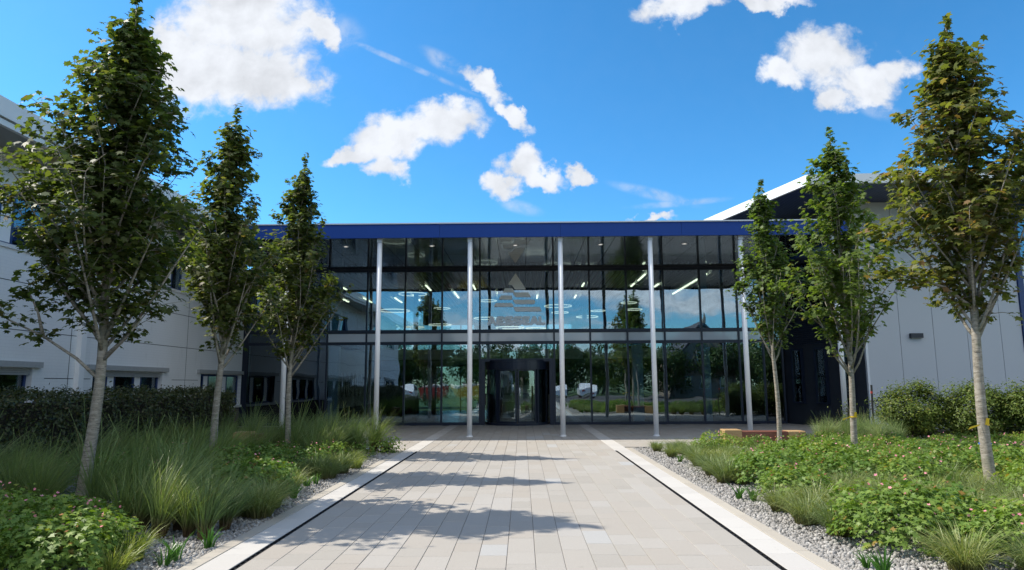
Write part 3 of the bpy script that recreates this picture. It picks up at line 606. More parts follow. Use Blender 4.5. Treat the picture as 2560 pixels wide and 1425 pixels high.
LIN = [(-8.25, 30.33, 31.91), (-9.35, 34.07, 36.62), (-4.33, 30.66, 32.28), (-5.44, 33.99, 36.3), (-6.55, 35.05, 37.1), (-8.16, 34.95, 36.87), (-3.27, 32.91, 35.25), (-2.19, 30.66, 32.1), (-1.15, 33.17, 35.2), (.8, 34.35, 35.67), (2.8, 30.3, 31.3), (2.77, 34.46, 35.6), (5.1, 27.95, 29.7), (5.07, 30.55, 31.44), (7.62, 27.95, 34.28), (6.2, 30.7, 31.64)]
for x, y0, y1 in LIN: part('linear_ceiling_light', MB().box(x - .035, x + .035, y0, y1, 6.03, 6.075), M_led, eb)

# ================================================================== left office building
XW = -11.3
lb = root('left_office_building', (XW, 10, 0), 'white painted brick two storey office block on the left', 'building')
wins = [  # y0,y1,z0,z1
    (9.5, 15.75, .85, 2.02), (18.0, 21.52, .85, 2.02), (24.1, 27.6, .85, 2.02),
    (11.2, 16.2, 4.72, 5.95), (19.2, 22.6, 4.72, 5.95), (24.4, 27.0, 4.72, 5.95),
    (1, 6, .85, 2.02), (1, 6, 4.72, 5.95), (-5, -1, .85, 2.02), (-5, -1, 4.72, 5.95)]
wm = MB(); Y0, Y1 = -7.0, 27.62
def wallseg(z0, z1, holes):
    y = Y0
    for a, b in sorted(holes):
        if a > y: wm.box(XW - .3, XW, y, a, z0, z1)
        y = b
    wm.box(XW - .3, XW, y, Y1, z0, z1)
wallseg(.75, .85, []); wallseg(.8501, 2.02, [(a, b) for a, b, z0, z1 in wins if z0 < 2]); wallseg(2.0201, 4.72, []); wallseg(4.7201, 5.95, [(a, b) for a, b, z0, z1 in wins if z0 > 2]); wallseg(5.9501, 6.74, [])
wall = part('wall', wm, M_wbrick, lb)
part('plinth', MB().box(XW - .3, XW - .03, Y0, Y1, -.05, .748), M_dbrick, lb)
part('end_wall', MB().box(-24, XW - .301, Y0, Y0 + .25, 0, 6.7), M_wbrick, lb)
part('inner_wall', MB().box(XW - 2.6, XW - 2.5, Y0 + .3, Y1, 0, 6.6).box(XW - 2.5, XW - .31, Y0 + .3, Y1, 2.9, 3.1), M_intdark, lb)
part('soffit_board', MB().box(XW - .1, -10.06, Y0 - .6, 27.9, 6.745, 6.78), M_soffitw, lb)
part('gutter_fascia', MB().box(-10.055, -9.98, Y0 - .6, 27.9, 6.78, 7.16), M_wfascia, lb)
part('lower_fascia', MB().box(-10.12, -10.02, Y0 - .6, 27.9, 6.63, 6.744), M_wfascia, lb)
part('roof', MB().prismy([(-10.06, 6.79), (-10.06, 7.10), (-22, 7.9), (-22, 6.79)], Y0 - .6, 27.9), M_slate, lb)
part('wall_trim', MB().box(XW + .002, XW + .05, Y0, Y1, 6.60, 6.74), M_wfascia, lb)
jm = MB()
for z in (1.8, 2.87, 3.94): 
    for a, b in ((-7, 9.3), (16.15, 17.2), (17.5, 17.9), (22.1, 23.9)) if z < 2 else ((-7, 17.2), (17.5, 27.6)): jm.box(XW + .001, XW + .004, a, b, z - .008, z + .008)
for y in (22.97, 17.0, 8.9): jm.box(XW + .001, XW + .005, y - .008, y + .008, .76, 6.6)
part('panel_joint', jm, M_intdark, lb)
pnl = {1: [(18.87, 19.18), (20.2, 20.52)], 2: [(24.6, 24.95), (26.15, 26.5)], 3: [(14.5, 14.84), (12.6, 12.95)], 0: [(11.5, 11.85), (13.3, 13.65)]}
for i, (a, b, z0, z1) in enumerate(wins):
    xr = XW - .14; f = .07
    fr = MB().box(xr - .06, xr, a, b, z0, z0 + f).box(xr - .06, xr, a, b, z1 - f, z1)
    stops = [a]; ps_ = pnl.get(i, [(a + (b - a) * .35, a + (b - a) * .35 + .33), (a + (b - a) * .7, a + (b - a) * .7 + .33)])
    for p0, p1 in ps_: stops += [p0 - f, p1]
    stops.append(b - f)
    for s_ in stops: fr.box(xr - .059, xr + .002, s_, s_ + f, z0 + f + .0005, z1 - f - .0005)
    wd_ = part('window', fr, M_blueframe, lb)
    for p0, p1 in ps_: part('white_panel', MB().box(xr - .04, xr - .005, p0 + .001, p1 - .001, z0 + f, z1 - f), M_white, wd_)
    gl = [(stops[0] + f, stops[1])] + [(stops[2 + 2 * k] + f, stops[3 + 2 * k]) for k in range(len(ps_))]
    for g0, g1 in gl: part('pane', MB().box(xr - .035, xr - .025, g0 + .001, g1 - .001, z0 + f, z1 - f), M_glasswin, wd_)
    for g0, g1 in gl:
        part('blind', MB().box(xr - .5, xr - .48, g0 + (g1 - g0) * .45, g1, z0, z1), M_blind, wd_)
    part('sill', MB().box(XW - .2, XW + .05, a - .05, b + .12, z0 - .085, z0 - .002), M_wfascia, wd_)
    if z0 < 2:
        part('lintel', MB().box(XW + .003, XW + .09, a - .3, b + .22, z1 + .02, z1 + .15), M_soffitw, wd_)
        if i != 2:
            sb = MB()
            for k in range(3): sb.box(xr + .01, xr + .09 - .005 * k, a + .02, b - .02, z1 - .05 * (k + 1) + .002, z1 - .05 * k - .003)
            part('roller_shutter', sb, M_soffitw, wd_)
part('downpipe', MB().box(XW + .002, XW + .12, 17.24, 17.44, 0, 6.6), M_white, lb)

# ================================================================== right office building
rb = root('right_office_building', (12.1, 24.2, 0), 'grey panelled office block with projecting white edged roof on the right', 'building')
YR = 24.2; x = 12.10
while x < 17.4:
    part('wall_panel', MB().box(x + .008, min(x + 1.17, 17.52) - .008, YR, YR + .12, 0, 8.02), M_render, rb); x += 1.17
part('backing_wall', MB().box(12.15, 26, YR + .121, YR + .35, 0, 8.02), M_char, rb)
part('corner_trim', MB().box(12.03, 12.105, YR - .01, YR + .16, 0, 8.02), M_wfascia, rb)
wr = part('window', MB().box(17.53, 17.72, YR - .06, YR + .1, 2.6, 8.0).box(17.721, 24, YR - .05, YR + .1, 7.80, 8.0).box(17.721, 24, YR - .05, YR + .1, 2.6, 2.75).box(19.4, 19.55, YR - .055, YR + .1, 2.751, 7.799).box(17.721, 24, YR - .045, YR + .09, 5.2, 5.3), M_blueframe, rb)
part('pane', MB().box(17.73, 24, YR + .02, YR + .03, 2.76, 7.79), M_glasswin, wr)
part('blind', MB().box(17.73, 24, YR + .1, YR + .118, 2.76, 7.5), M_blind, wr)
part('wall_panel', MB().box(17.53, 24, YR, YR + .12, 0, 2.59), M_render, rb)
wl_ = part('wall_light', MB().box(13.58, 14.0, YR - .14, YR - .001, 3.12, 3.28), M_char, rb)
part('light_lens', MB().box(13.6, 13.98, YR - .12, YR - .02, 3.112, 3.119), M_silver, wl_)
# roof: front edge at y=21.7, side edge running back and left
A = (9.40, 21.75); B = (26, 21.4); Cc = (26, 40); D = (4.9, 37.6)
part('soffit', MB().prism([A, B, Cc, D], 8.03, 8.07), M_soffitn, rb)
def edge(p, q_, z0, z1, t):
    d = Vector((q_[0] - p[0], q_[1] - p[1])); L = d.length; c = ((p[0] + q_[0]) / 2, (p[1] + q_[1]) / 2); return MB().rbox(c, d, L / 2 + t / 2, t / 2, z0, z1)
part('roof_fascia', edge(A, B, 8.0, 8.32, .09), M_wfascia, rb); part('roof_fascia', edge(D, (9.37, 21.86), 8.0, 8.325, .09), M_white, rb)
part('roof', MB().prism([(A[0] + .1, A[1] + .1), (26, 21.5), Cc, (D[0] + .1, D[1])], 8.071, 8.28), M_char, rb)
part('corner_post', MB().box(-11.62, -11.165, YF - .06, YF + .1, 0, 6.3), M_darknavy, eb)
# dark side wall between front corner and entrance glazing
p0 = Vector((12.02, 24.3)); p1 = Vector((10.50, 27.75)); dv = (p1 - p0); LL = dv.length; dv.normalize(); nv = Vector((dv.y, -dv.x)); nv = nv if nv.x < 0 else -nv
def side(s0, s1, off, th, z0, z1, mb_=None):
    mb_ = mb_ or MB(); c = p0 + dv * (s0 + s1) / 2 + nv * off; return mb_.rbox((c.x, c.y), dv, (s1 - s0) / 2, th / 2, z0, z1)
part('side_wall', side(0, LL + 8, -.1, .2, 0, 8.0), M_char, rb)
for k in range(14): part('louvre_slat', side(.1, LL - .1, .05, .05, 3.05 + k * .075, 3.05 + k * .075 + .04), M_darknavy, rb)
for k in range(10): part('louvre_slat', side(.1, LL + 5, .05, .05, 6.75 + k * .11, 6.75 + k * .11 + .04), M_silver, rb)
for k in range(3):
    s_ = .45 + k * 1.15; f_ = side(s_, s_ + .06, .06, .12, .8, 2.9); side(s_ + .5, s_ + .56, .06, .12, .8, 2.9, f_); side(s_ + .061, s_ + .499, .06, .12, 2.84, 2.9, f_); side(s_ + .061, s_ + .499, .06, .12, .8, .86, f_)
    wv_ = part('window', f_, M_darknavy, rb); part('pane', side(s_ + .062, s_ + .498, .03, .01, .861, 2.839), M_glasswin, wv_)
part('window', side(.2, LL - .2, .03, .02, 4.3, 6.2), M_glasswin, rb)

# ================================================================== benches and small things
def bench(x0, x1, y, lab):
    b = root('timber_bench', ((x0 + x1) / 2, y, 0), lab, 'bench', 'timber benches in front of the entrance')
    part('end_block', MB().cbox(x0, x0 + .42, y - .22, y + .22, 0, .44, .012), M_wood, b); part('end_block', MB().cbox(x1 - .42, x1, y - .22, y + .22, 0, .40, .012), M_wood, b)
    part('front_beam', MB().cbox(x0 + .423, x1 - .423, y - .21, y - .10, 0.05, .396, .01), M_redwood, b)
    for k in range(3): part('seat_plank', MB().cbox(x0 + .423, x1 - .423, y - .095 + k * .105, y + .003 + k * .105, .31, .397, .008), M_redwood, b)
bench(5.05, 7.05, 17.72, 'low chunky timber bench with red brown seat in the sunlit right bed')
bench(-7.3, -4.45, 17.7, 'low timber bench in shade behind the tall grasses on the left')
st = root('marker_stake', (9.98, 20.0, 0), 'thin black stake with a red band beside the right shrubs', 'stake')
part('pole', MB().tube([(9.98, 20, 0), (10.02, 20, 1.52)], .03, 8), M_black, st); part('red_band', MB().tube([(10.012, 20, 1.28), (10.014, 20, 1.34)], .033, 8), M_red, st)

# ================================================================== trees
PROF = [(0, .30), (.08, .82), (.2, 1), (.34, 1), (.5, .84), (.62, .60), (.75, .41), (.88, .22), (1, .04)]
def prof(t):
    for (a, b), (c, d) in zip(PROF[:-1], PROF[1:]):
        if t <= c: return b + (d - b) * (t - a) / (c - a)
    return .04
def make_tree(loc, top, H, R, h0, mat, lab, seed, lsize=.10, nb=46, ntw=13, nl=16, cx=0, low=None, rt=.085):
    rg = np.random.default_rng(seed); rd_ = random.Random(seed); t = root('maple_tree', (loc[0], loc[1], 0), lab, 'tree', 'young upright maples lining the path')
    tx, ty = top; base = np.array([loc[0], loc[1], 0.])
    def trunk_pt(z):
        s_ = z / H; return np.array([loc[0] + tx * s_ + .03 * math.sin(z * 1.7 + seed), loc[1] + ty * s_ + .03 * math.cos(z * 1.3 + seed), z])
    tm = MB(); zs = [0, .04, .25] + [.25 + (H - .3) * k / 16 for k in range(1, 17)]
    rad = [rt * 1.35, rt * 1.15] + [rt * (1 - .28 * min(z / h0, 1)) * (1 if z < h0 else max(.06, ((H - z) / (H - h0)) ** .8)) for z in zs[2:]]
    tm.tube([tuple(trunk_pt(z)) for z in zs], rad, 12); 
    tr = part('trunk', tm, M_bark, t, True)
    P = []; Nn = []; bm_ = MB()
    for i in range(nb):
        f = (i + .5) / nb; z0 = h0 - .15 + (f ** 1.15) * (H - h0) * .86
        az = i * 2.39996 + rd_.uniform(-.4, .4); tt0 = (z0 - h0) / (H - h0)
        rise = (.35 + (1 - f) * rd_.uniform(1.0, 2.0)) * (H / 7.2); zt = min(z0 + rise, H - .15)
        tt = (zt - h0) / (H - h0); tipr = max(R * prof(max(tt, 0)) * rd_.choice((.45, .7, .85, .95, 1.03)) * rd_.uniform(.9, 1.05) - .04, .05)
        if f < .3: tipr = R * prof(max(tt, .05)) * rd_.uniform(.5, 1.1)
        p0_ = trunk_pt(z0); pts = []; bend = rd_.uniform(.8, 1.15); daz = rd_.uniform(-.25, .25)
        for k in range(8):
            s_ = k / 7; r2 = tipr * s_ ** bend; a = az + daz * s_; c = trunk_pt(z0 + rise * s_)
            pts.append((c[0] + (r2 * math.cos(a)) + cx * R * s_ * prof(tt) * .3, c[1] + r2 * math.sin(a), z0 + (zt - z0) * s_ ** 1.1))
        br0 = (rt * .25 * (1 - f) + .008); bm_.tube(pts, [br0 * (1 - .82 * k / 7) for k in range(8)], 6)
        pa = np.array(pts); ntwi = max(5, int(ntw * (1 - .5 * f)))
        for j in range(ntwi):
            s_ = rd_.uniform(.22 if f < .3 else .1, 1.0) if j > 1 else 1.0; kk = min(int(s_ * 7), 6); fr = s_ * 7 - kk; q_ = pa[kk] * (1 - fr) + pa[kk + 1] * fr
            if q_[2] < h0 + .12 and rd_.random() < .8: continue
            L = rd_.uniform(.14, .34) * (1.15 - .5 * f) * (R / 1.1); a = rd_.uniform(0, 6.28); el = rd_.uniform(-.1, .9)
            d = np.array([math.cos(a) * math.cos(el), math.sin(a) * math.cos(el), math.sin(el)]); e = q_ + d * L
            if j % 2 == 0: bm_.tube([tuple(q_), tuple((q_ + e) / 2 + np.array([0, 0, .02])), tuple(e)], [.006, .005, .003], 4, False)
            n_ = rd_.randint(int(nl * .42), int(nl * 1.0)); ss = rg.uniform(.25, 1.05, (n_, 1)); pp = q_ + (e - q_) * ss + rg.normal(0, .055 * (R / 1.1), (n_, 3))
            outw = pp - np.array([trunk_pt(float(q_[2]))[0], trunk_pt(float(q_[2]))[1], 0]); outw[:, 2] = 0
            P.append(pp); Nn.append(norm(outw) * .38 + np.array([0, 0, .95]) + rg.normal(0, .36, (n_, 3)))
    # leader shoot at the top
    for z in np.arange(H - 1.1, H, .05):
        n_ = 4; a = rg.uniform(0, 6.28, n_); r_2 = R * .19 * max((H - z) / 1.1, .28); c = trunk_pt(z); P.append(c + np.stack([np.cos(a) * r_2 * rg.uniform(.3, 1.2, n_), np.sin(a) * r_2 * rg.uniform(.3, 1.2, n_), rg.normal(0, .03, n_)], -1)); Nn.append(np.array([0, 0, 1.]) + rg.normal(0, .5, (n_, 3)))
    if low:
        for (pts, lst) in low:
            bm_.tube(pts, [.028 * (1 - .8 * k / (len(pts) - 1)) for k in range(len(pts))], 6)
            pa = np.array(pts)
            for _ in range(lst):
                k = rd_.randint(max(1, len(pts) // 2), len(pts) - 1); n_ = 14; c = pa[k] + rg.normal(0, .08, 3); P.append(c + rg.normal(0, .07, (n_, 3)) * np.array([1.4, 1, .6])); Nn.append(np.array([0, 0, 1.]) + rg.normal(0, .4, (n_, 3)))
    P = np.concatenate(P); Nn = np.concatenate(Nn); off = np.array([loc[0], loc[1], 0])
    part('branches', bm_, M_bark, t, True)
    me = leaves('foliage', P - off, Nn, rg.uniform(.7, 1.15, len(P)) * lsize, MAPLE, rg); o = link('foliage', me, mat, t); o['kind'] = 'stuff'
    return t
def tp(x, y, z): return (x, y, z)
T1 = make_tree((-5.83, 9.3), (.22, 0), 7.3, 1.42, 2.1, M_maple, 'largest maple nearest the viewer in the shaded left bed', 11, .100, 70, 19, 19, -.45,
    low=[([(-5.78, 9.3, 1.72), (-6.05, 9.25, 1.98), (-6.5, 9.2, 2.28), (-6.95, 9.15, 2.5), (-7.3, 9.1, 2.75)], 9), ([(-6.5, 9.2, 2.28), (-6.6, 9.2, 2.6), (-6.75, 9.15, 2.95)], 7), ([(-5.72, 9.3, 1.95), (-5.4, 9.25, 2.25), (-5.1, 9.2, 2.6)], 6)], rt=.084)
T2 = make_tree((-5.62, 12.7), (.05, 0), 7.05, 1.12, 2.0, M_maple, 'middle maple of the left row beside the hedge', 22, .096, 58, 17, 18, -.1, rt=.072)
T3 = make_tree((-5.56, 16.4), (.16, 0), 7.3, 1.10, 1.9, M_maple, 'farthest maple of the left row by the canopy column', 33, .098, 58, 17, 18, 0, rt=.072)
T4 = make_tree((6.36, 17.4), (-.08, 0), 6.9, .98, 2.2, M_maple2, 'slimmest maple farthest back on the right beside the bench', 44, .10, 52, 14, 15, -.2, rt=.062)
T5 = make_tree((6.62, 14.0), (-.03, 0), 7.0, 1.25, 1.85, M_maple2, 'middle maple on the right with yellow ribbon on trunk', 55, .104, 52, 15, 16, -.1,
    low=[([(6.6, 14, 1.75), (6.35, 14, 2.1), (6.2, 14, 2.6), (6.0, 14, 3.0)], 5)], rt=.068)
T6 = make_tree((6.72, 10.25), (.05, 0), 7.35, 1.25, 2.3, M_maple3, 'nearest right maple with bronze tinted leaves and blue band', 66, .112, 56, 16, 17, 0,
    low=[([(6.72, 10.25, 2.7), (6.3, 10.2, 3.0), (5.9, 10.15, 3.12), (5.5, 10.1, 3.2)], 10)], rt=.080)
for T_, (x, y), z, r_ in ((T5, (6.61, 14), .92, .068), (T6, (6.71, 10.25), .98, .076)):
    part('yellow_ribbon', MB().tube([(x, y, z - .012), (x, y, z + .012)], r_, 14, False).add([(x - r_, y - .05, z + .012), (x - r_ - .16, y - .06, z - .03), (x - r_ - .19, y - .06, z - .07), (x - r_ - .02, y - .05, z - .015)], [(0, 1, 2, 3)]).add([(x - .03, y - r_ - .005, z), (x - .01, y - r_ - .02, z + .10), (x + .03, y - r_ - .02, z + .09), (x + .03, y - r_ - .005, z)], [(0, 1, 2, 3)]), M_yellow, T_)
part('blue_band', MB().tube([(6.705, 10.25, .70), (6.705, 10.25, .722)], .081, 14, False), M_bluetape, T6)

# ================================================================== hedge and shrubs
def leafbox(n, x0, x1, y0, y1, z1, rg, size, front=True):
    P = []; Nn = []
    for i in range(n):
        pass
    u_ = rg.random(n); P = np.zeros((n, 3)); Nn = rg.normal(0, .6, (n, 3)); hz = z1 + .08 * np.sin(np.arange(n))
    side_ = u_ < .58; k = side_.sum(); depth = np.abs(rg.normal(0, .10, n))
    P[:, 1] = rg.uniform(y0, y1, n); bump = .07 * np.sin(P[:, 1] * 2.1) + .05 * np.sin(P[:, 1] * 5.3) + .04 * np.sin(P[:, 1] * 11)
    P[side_, 0] = x1 + bump[side_] * .8 - depth[side_]; P[side_, 2] = rg.random(k) * z1; Nn[side_] += np.array([.8, -.1, .5])
    tp_ = ~side_; P[tp_, 0] = rg.uniform(x0, x1, n - k); P[tp_, 2] = z1 + bump[tp_] + rg.normal(0, .05, n - k) + .0; Nn[tp_] += np.array([0, 0, 1.])
    return P, Nn, rg.uniform(.7, 1.3, n) * size
hd = root('hedge', (-9.0, 13, 0), 'long dark clipped hedge in front of the white wall', 'hedge')
P, Nn, S_ = leafbox(34000, -9.7, -8.55, 5.0, 20.6, 1.40, RNG, .06)
me = leaves('foliage', P - np.array([-9.0, 13, 0]), Nn, S_, OVAL, RNG); o = link('foliage', me, M_hedge, hd); o['kind'] = 'stuff'
n_ = 2500; P2 = np.stack([RNG.uniform(-9.5, -8.6, n_), RNG.uniform(20.4, 20.75, n_), RNG.random(n_) * 1.4], -1); o = link('end_foliage', leaves('end_foliage', P2 - np.array([-9.0, 13, 0]), RNG.normal(0, .6, (n_, 3)) + np.array([.3, -.5, .5]), .06, OVAL, RNG), M_hedge, hd); o['kind'] = 'stuff'
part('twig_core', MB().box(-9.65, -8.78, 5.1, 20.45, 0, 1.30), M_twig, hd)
sh = MB(); pp_ = []
for _ in range(60):
    y = random.uniform(8, 20.4); x = random.uniform(-9.5, -8.6); h = random.uniform(.1, .28); sh.tube([(x, y, 1.3), (x + random.uniform(-.06, .06), y + random.uniform(-.06, .06), 1.42 + h)], [.004, .002], 4)
    for k in range(10): pp_.append((x + random.gauss(0, .04), y + random.gauss(0, .04), 1.4 + h * random.random()))
part('shoots', sh, M_twig, hd, kind='stuff'); pp_ = np.array(pp_); o = link('shoot_foliage', leaves('shoot_foliage', pp_ - np.array([-9.0, 13, 0]), RNG.normal(0, .6, (len(pp_), 3)) + np.array([0, 0, .7]), .06, OVAL, RNG), M_hedge, hd); o['kind'] = 'stuff'

def shrub(x, y, rx, ry, h, n, mat, lab, seed, group='shrubs along the grey wall'):
    rg = np.random.default_rng(seed); t = root('shrub', (x, y, 0), lab, 'shrub', group)
    nc_ = 90; C_ = rg.normal(size=(nc_, 3)); C_ = norm(C_) * rg.uniform(.55, 1.0, (nc_, 1)) * np.array([rx, ry, h * .5]); C_[:, 2] += h * .5; C_[:, 2] = np.clip(C_[:, 2], .1, h)
    ci = rg.integers(0, nc_, n); P = C_[ci] + rg.normal(0, .13, (n, 3)) * np.array([1.1, 1.1, .8]); P[:, 2] = np.abs(P[:, 2])
    Nn = norm(P - np.array([0, 0, h * .4])) * .7 + np.array([0, 0, .7]) + rg.normal(0, .45, (n, 3))
    o = link('foliage', leaves('foliage', P, Nn, rg.uniform(.7, 1.3, n) * .065, OVAL, rg), mat, t); o['kind'] = 'stuff'
    sm = MB()
    for k in range(30): c = C_[k] * .97; sm.tube([(x + c[0] * .1, y + c[1] * .1, 0), (x + c[0] * .55, y + c[1] * .55, c[2] * .55), (x + c[0], y + c[1], c[2])], [.02, .012, .004], 5)
    part('stems', sm, M_twig, t); return t
shrub(11.0, 19.9, .95, .8, 1.62, 15000, M_shrub, 'rounded green shrub at the left end of the right shrub row', 1)
shrub(12.55, 19.4, 1.0, .8, 1.62, 15000, M_shrub, 'dark centred shrub in the middle of the right shrub row', 2)
shrub(13.9, 19.0, 1.05, .85, 1.58, 15000, M_shrub, 'glossy shrub behind the nearest right maple trunk', 3)
shrub(15.4, 18.6, 1.1, .9, 1.62, 15000, M_shrub, 'shrub at the right edge of the view by the grey wall', 4)
shrub(9.45, 20.3, .25, .25, 1.15, 260, M_shrub, 'thin sparse young shrub left of the black stake', 5)
shrub(-3.27, 16.75, .2, .2, .3, 500, M_ger, 'tiny rounded green shrub at the far corner of the left bed', 6, 'corner shrublets')

# ================================================================== grasses and perennials
def blades(name, n, h, r0, spread, w_, rg, droop, lean=(0, 0), seg=5):
    a = rg.uniform(0, 6.28, n); rr = r0 * np.sqrt(rg.random(n)); hh = h * rg.uniform(.55, 1.12, n); sp_ = spread * rg.uniform(.15, 1.1, n)
    bx, by = rr * np.cos(a), rr * np.sin(a); da = a + rg.normal(0, .5, n); dx, dy = np.cos(da) * sp_ + lean[0] * hh, np.sin(da) * sp_ + lean[1] * hh
    tw = rg.uniform(0, 3.14, n); V = np.zeros((n, 2 * (seg + 1), 3))
    dr_ = droop * rg.uniform(.4, 1.5, n)
    for k in range(seg + 1):
        s_ = k / seg; px = bx + dx * s_ ** 1.6; py = by + dy * s_ ** 1.6; pz = hh * (s_ - dr_ * s_ ** 2.6)
        wk = w_ * (1 - s_ ** 2 * .92) * .5; ox, oy = np.cos(tw) * wk, np.sin(tw) * wk
        V[:, 2 * k] = np.stack([px - ox, py - oy, pz], -1); V[:, 2 * k + 1] = np.stack([px + ox, py + oy, pz], -1)
    return gridmesh(name, V, n, [(2 * k, 2 * k + 1, 2 * k + 3, 2 * k + 2) for k in range(seg)])
def rgn(s_): return np.random.default_rng(s_)
TALL = [blades('reed_blades', 270, 1.12, .08, .62, .0095, rgn(k), .26, (.10 + .1 * (k % 3), .05 * (k - 2)), 6) for k in (1, 2, 3, 11, 12)]
SED = [blades('sedge_blades', 440, .50, .12, .46, .0085, rgn(k), .50, (.08 * (k - 5), 0), 6) for k in (4, 5, 6)]
YSD = [blades('yellow_sedge_blades', 260, .36, .09, .30, .008, rgn(k), .42) for k in (7, 8)]
STR = [blades('strap_blades', 26, .26, .04, .17, .018, rgn(k), .35, seg=4) for k in (9, 10)]
def gersmesh(s_):
    rg = rgn(s_); n = 950; th = rg.uniform(0, 6.28, n); ph = rg.random(n) ** .6; rr = .40 * np.sqrt(1 - (1 - ph) ** 2) * rg.uniform(.8, 1.08, n)
    lump = 1 + .16 * np.sin(th * 3 + s_) + .1 * np.sin(th * 7); rr = rr * lump
    z = .36 * (1 - ph ** 1.8) * rg.uniform(.8, 1.1, n) + .05 + .03 * np.sin(th * 5 + ph * 9); P = np.stack([rr * np.cos(th), rr * np.sin(th), z], -1)
    Nn = np.stack([np.cos(th) * ph * .8, np.sin(th) * ph * .8, np.full(n, .9)], -1) + rg.normal(0, .35, (n, 3)); me = leaves('geranium_foliage', P, Nn, rg.uniform(.6, 1.25, n) * .050, GER, rg)
    f = 9; th = rg.uniform(0, 6.28, f); q_ = rg.random(f) ** .7; r2 = .36 * q_; P = np.stack([r2 * np.cos(th), r2 * np.sin(th), .44 - .14 * q_ + rg.uniform(-.03, .09, f)], -1)
    fl = leaves('geranium_flowers', P, np.array([0, -.5, 1.]) + rg.normal(0, .4, (f, 3)), .034, PETAL, rg); return me, fl
GERM = [gersmesh(k) for k in (21, 22, 23, 24)]
STALK = []
for s_ in (31, 32):
    mb_ = MB(); r_ = random.Random(s_)
    for _ in range(9): a = r_.random() * 6.28; d = r_.uniform(.15, .45); h = r_.uniform(.95, 1.3); mb_.tube([(0, 0, 0), (d * .35 * math.cos(a), d * .35 * math.sin(a), h * .6), (d * math.cos(a), d * math.sin(a), h)], [.003, .0025, .004], 3)
    STALK.append(mb_.mesh('flower_stalks'))
def zb(x): return .02
cnt = {}
def plant(kind, x, y, sc=1.0, lab=None, grp=None):
    rz = random.random() * 6.28; s_ = sc * random.uniform(.80, 1.16); right = x > 0; sidew = 'right' if right else 'left'
    ax = abs(x); row = ['nearest the viewer', 'before first maple', 'past first maple', 'by middle maple', 'past middle maple', 'by farthest maple'][(y > 7) + (y > 8.7) + (y > 11.2) + (y > 13) + (y > 15.3)]
    col = ['near path edge', 'mid bed', 'building side'][(ax > 4.3) + (ax > 6.6)]
    zone = ' %s, %s' % (row, col)
    if lab is None: lab = {'G': 'pink flowered green geranium mound', 'S': 'arching green sedge tuft', 'Y': 'yellow striped sedge tuft', 'P': 'small strap leaved plant', 'T': 'tall upright reed grass clump'}[kind] + ' in %s bed,' % sidew + zone
    if grp is None: grp = {'G': 'geranium mounds', 'S': 'green sedge tufts', 'Y': 'yellow sedge tufts', 'P': 'strap leaved plants', 'T': 'tall reed grasses'}[kind] + ' in the %s bed' % sidew
    if y > 14.5 and kind in 'GS': s_ *= .78
    if kind == 'G':
        t = root('geranium_mound', (x, y, 0.0), lab or 'leafy green geranium mound dotted with pink flowers in the %s bed' % sidew, 'geranium', grp or 'geranium mounds in the %s bed' % sidew, rz)
        me, fl = random.choice(GERM); a = link('foliage', me, M_ger, t); a['kind'] = 'stuff'; b = link('flowers', fl, M_pink, t); b['kind'] = 'stuff'; s_ *= 1.12
    elif kind == 'S':
        t = link('sedge_tuft', random.choice(SED), M_sedge, None, (x, y, 0)); t.rotation_euler.z = rz; tag(t, lab or 'arching blue green sedge tuft on the chippings of the %s bed' % sidew, 'sedge', grp or 'green sedge tufts in the %s bed' % sidew)
    elif kind == 'Y':
        t = link('yellow_sedge_tuft', random.choice(YSD), M_ysedge, None, (x, y, 0)); t.rotation_euler.z = rz; tag(t, lab or 'yellow striped sedge tuft in the %s bed' % sidew, 'sedge', grp or 'yellow sedge tufts in the %s bed' % sidew)
    elif kind == 'P':
        t = link('strap_leaf_seedling', random.choice(STR), M_strap, None, (x, y, 0)); t.rotation_euler.z = rz; tag(t, lab or 'small strap leaved plant on bare chippings of the %s bed' % sidew, 'plant', grp or 'strap leaved plants in the %s bed' % sidew)
    else:
        t = root('reed_grass_clump', (x, y, 0), lab or 'tall upright reed grass clump in the %s bed' % sidew, 'ornamental grass', grp or 'tall reed grasses in the %s bed' % sidew, random.uniform(-.5, .5))
        a = link('blades', random.choice(TALL), M_tall, t); a['kind'] = 'stuff'; a.rotation_euler = (random.uniform(-.12, .12), random.uniform(-.1, .16), 0)
        if random.random() < .5: link('flower_stalks', random.choice(STALK), M_tall, t)
    t.scale = (s_, s_, s_ * random.uniform(.92, 1.08)); return t
RS = [(3.28, 15.47), (3.2, 16.75), (3.30, 11.5), (3.35, 12.35), (3.5, 11.3), (3.45, 13.76), (3.25, 8.98), (3.25, 8.2), (3.35, 7.6), (3.71, 8.28), (4.07, 8.64), (4.61, 9.23), (4.35, 9.79), (3.6, 8.7), (5.38, 8.37), (5.87, 8.61), (5.25, 8.9), (3.75, 6.15), (4.25, 6.0), (5.37, 7.72), (3.79, 16.9), (4.72, 12.8), (6.11, 14.72), (4.9, 8.2), (5.9, 7.9), (6.4, 9.3)]
RGm = [(4.11, 15.96), (4.62, 16.49), (4.94, 16.01), (5.54, 16.45), (3.86, 11.1), (4.28, 11.53), (3.91, 11.78), (3.72, 9.6), (3.92, 10.14), (3.65, 7.05), (4.0, 7.35), (3.75, 7.5), (4.36, 7.63), (4.23, 6.9), (4.36, 6.48), (4.86, 6.75), (4.55, 7.1), (7.76, 11.22), (8.33, 12.41), (5.01, 10.95), (5.49, 11.19), (5.79, 10.93), (6.39, 11.34), (7.0, 11.4), (4.99, 11.75), (6.05, 13.35), (7.62, 12.17), (7.5, 10.4)]
RY = [(3.95, 6.45), (4.12, 6.85), (5.58, 9.6), (6.9, 10.6), (3.6, 9.5), (5.48, 9.9), (3.86, 14.08)]
